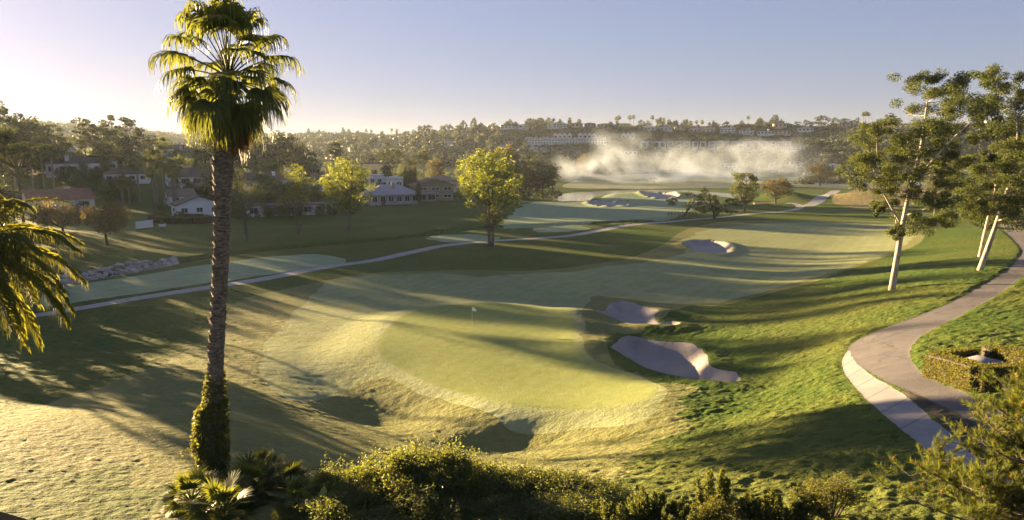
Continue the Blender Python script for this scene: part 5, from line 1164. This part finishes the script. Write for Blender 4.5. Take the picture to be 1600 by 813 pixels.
def juniper_mesh(key, seed, n=10):
    rs = np.random.default_rng(seed); st = MB(); lv = MB()
    for k in range(n):
        a = rs.uniform(0, 6.28); r = rs.uniform(0, .5); b = np.array([r*math.cos(a)*.3, r*math.sin(a)*.3, -.2]); hgt = rs.uniform(.55, 1.0)*(1.0-.3*r); e = np.array([r*math.cos(a), r*math.sin(a), hgt*1.6])
        P = bez(b, (b+e)/2 + np.array([r*math.cos(a)*.2, r*math.sin(a)*.2, 0]), e, 14); st.tube(P, np.linspace(.02, .004, 14), 4)
        for j, p in enumerate(P[2:]):
            t = (j+2)/13; rad = .15*(1-.75*t); m_ = 55; q = p + rs.normal(size=(m_, 3))*np.array([rad, rad, .07])*.7; d = np.tile(np.array([0, 0, 1.2]), (m_, 1)) + (q-p)*3; lv.leaves(q, .085, .32, 0, d, rs)
    return {'stems': st.mesh(key+'_stems', BK['dark']), 'foliage': lv.mesh(key+'_leaves', LF['juniper']), 'W': 1.1, 'H': 1.6}
JN = [juniper_mesh('juniper%d' % i, 930+i) for i in range(3)]
for i, (px, pt, D, wp, lab) in enumerate([(1010,762,15.8,70,'dark spiky conifer sprig left of the tallest one'), (1045,766,15.6,60,'spiky conifer sprig next to the tallest one'), (1125,730,15.8,66,'tallest spiky conifer sprig at the bottom edge'), (1160,768,15.6,60,'spiky conifer sprig just right of the tallest one'), (1078,786,15.3,80,'low spiky conifer between two taller sprigs'), (1205,782,15.6,70,'spiky conifer sprig nearest the yellowish shrub'), (970,782,15.4,80,'low spiky conifer against the leafy shrub row'), (1240,796,15.4,70,'lowest spiky conifer tip by the yellowish shrub')]):
    put_shrub(lab, px, pt, D, wp*1.2, JN[i % 3], 'juniper')
# broad-leaved plant
p = at_depth(505, 800, 17.4); zb = gz(p[0], p[1]); bp = thing('broad_leaf_plant', 'plant with two large paddle leaves among the shrubs', 'plant', (p[0], p[1], zb))
for az, h_, ln, tilt in ((1.6, 1.15, .62, .12), (-.25, 1.0, .52, .85), (3.6, .9, .5, .6)):
    m = MB(); d = np.array([math.cos(az)*math.sin(tilt), math.sin(az)*math.sin(tilt), math.cos(tilt)]); h0 = max(.4, p[2]-zb)*h_; b0 = np.array([0, 0, h0]); m.tube([(0,0,-.1), (0,0,h0*.6), b0], [.03, .022, .018], 5)
    n = 9; tt = np.linspace(0, 1, n); pts = np.array([b0 + d*ln*t + np.array([math.cos(az), math.sin(az), -.3])*.16*t*t for t in tt]); sd = np.array([-math.sin(az+.6), math.cos(az+.6), .1]); up_ = np.cross(sd, d)
    wd = .13*np.sin(np.pi*np.clip(tt*.93+.05, 0, 1))**.7
    for sg in (-1, 1):
        V = np.empty((2*n, 3)); V[0::2] = pts; V[1::2] = pts + sg*sd*wd[:, None] + up_*wd[:, None]*.35; i = np.arange(n-1)*2; m.add(V, np.stack([i, i+1, i+3, i+2], 1))
    link('leaf', m.mesh('paddle_leaf', LF['banana']), bp)
# pine at the lower right
def near_pine():
    D = 12.6; rs = np.random.default_rng(77); c = at_depth(1630, 740, D); zb = gz(c[0], c[1]); base = np.array([c[0]+.5, c[1]+.3, zb]); o = thing('young_pine', 'bushy pine tipped with orange buds in the lower right corner', 'pine', base)
    tr = MB(); nd = MB(); cn = MB(); topz = at_depth(1620, 596, D)[2] - zb
    tr.tube([(0,0,-.3), (.05,0,topz*.4), (-.05,.05,topz*.75), (0,0,topz*.97)], [.16, .12, .07, .02], 8)
    tips = []
    for k in range(84):
        t = rs.uniform(.08, 1.0); z0 = topz*t*.9; a = rs.uniform(0, 6.283); L = (2.45*(1-t**1.7) + .45)*rs.uniform(.7, 1.05); e = np.array([math.cos(a)*L, math.sin(a)*L, z0 + .25 + L*.16*rs.uniform(.2, 1.6)])
        P = bez(np.array([0, 0, z0-.15]), np.array([e[0]*.55, e[1]*.55, z0-.1]), e, 9); tr.tube(P, np.linspace(.035, .010, 9), 5)
        for j in range(3, 9):
            for q in range(4 if j < 8 else 3):
                d = rs.normal(size=3)*.22; d[2] = abs(d[2])*.7+.02; tips.append((P[j], P[j] + d + np.array([0, 0, .08])))
    for a, b in tips:
        tr.tube([a, (a+b)/2 - np.array([0, 0, .02]), b], [.009, .007, .005], 4, False); ax = (b-a)/np.linalg.norm(b-a) + np.array([0, 0, .35])
        m_ = 95; s = rs.uniform(.35, 1.08, m_)[:, None]; B = a + (b-a)*s; d = rs.normal(size=(m_, 3))*.62 + ax; d /= np.linalg.norm(d, axis=1)[:, None]
        ln = rs.uniform(.10, .17, m_)[:, None]; nd.leaves(B + d*ln/2, ln[:, 0], .065, 0, d*6, rs)
        if rs.random() < .42:
            e = b + np.array([0, 0, .0]); m_ = 12; cn.leaves(e + np.stack([rs.normal(size=m_)*.010, rs.normal(size=m_)*.010, rs.uniform(0, .09, m_)], 1), .035, .8, .2, np.tile([0, 0, 1.0], (m_, 1)), rs)
    link('trunk', tr.mesh('pine_trunk', BK['grey']), o); link('needles', nd.mesh('pine_needles', LF['needle']), o); link('buds', cn.mesh('pine_buds', LF['cone']), o)['label'] = 'orange upright buds on the branch tips'
near_pine()
g = NG('dark_cap'); g.surf(g.n('ShaderNodeBsdfDiffuse', {'Color': (.02,.02,.024,1)}).outputs[0]); CAPM = g.m
# terrace wall corner at the lower left
a, b = at_depth(-60, 792, 17.6), at_depth(46, 824, 16.6)
a[2] = min(a[2], b[2]+.3); L = np.linalg.norm((b-a)[:2]); tw = thing('terrace_wall', 'dark capped corner of a low wall at the lower left', 'wall', ((a[0]+b[0])/2, (a[1]+b[1])/2, gz(*((a+b)/2)[:2])), math.atan2(b[1]-a[1], b[0]-a[0]))
hz_ = (a[2]+b[2])/2 - gz(*((a+b)/2)[:2])
m = MB(); m.box((0, -.05, hz_/2-.4), (L, .4, hz_+.7)); link('body', m.mesh('terrace_wall_body', BK['dark'], False), tw)
m = MB(); m.box((0, -.05, hz_-.04), (L+.1, .55, .09)); link('coping', m.mesh('terrace_coping', CAPM, False), tw)
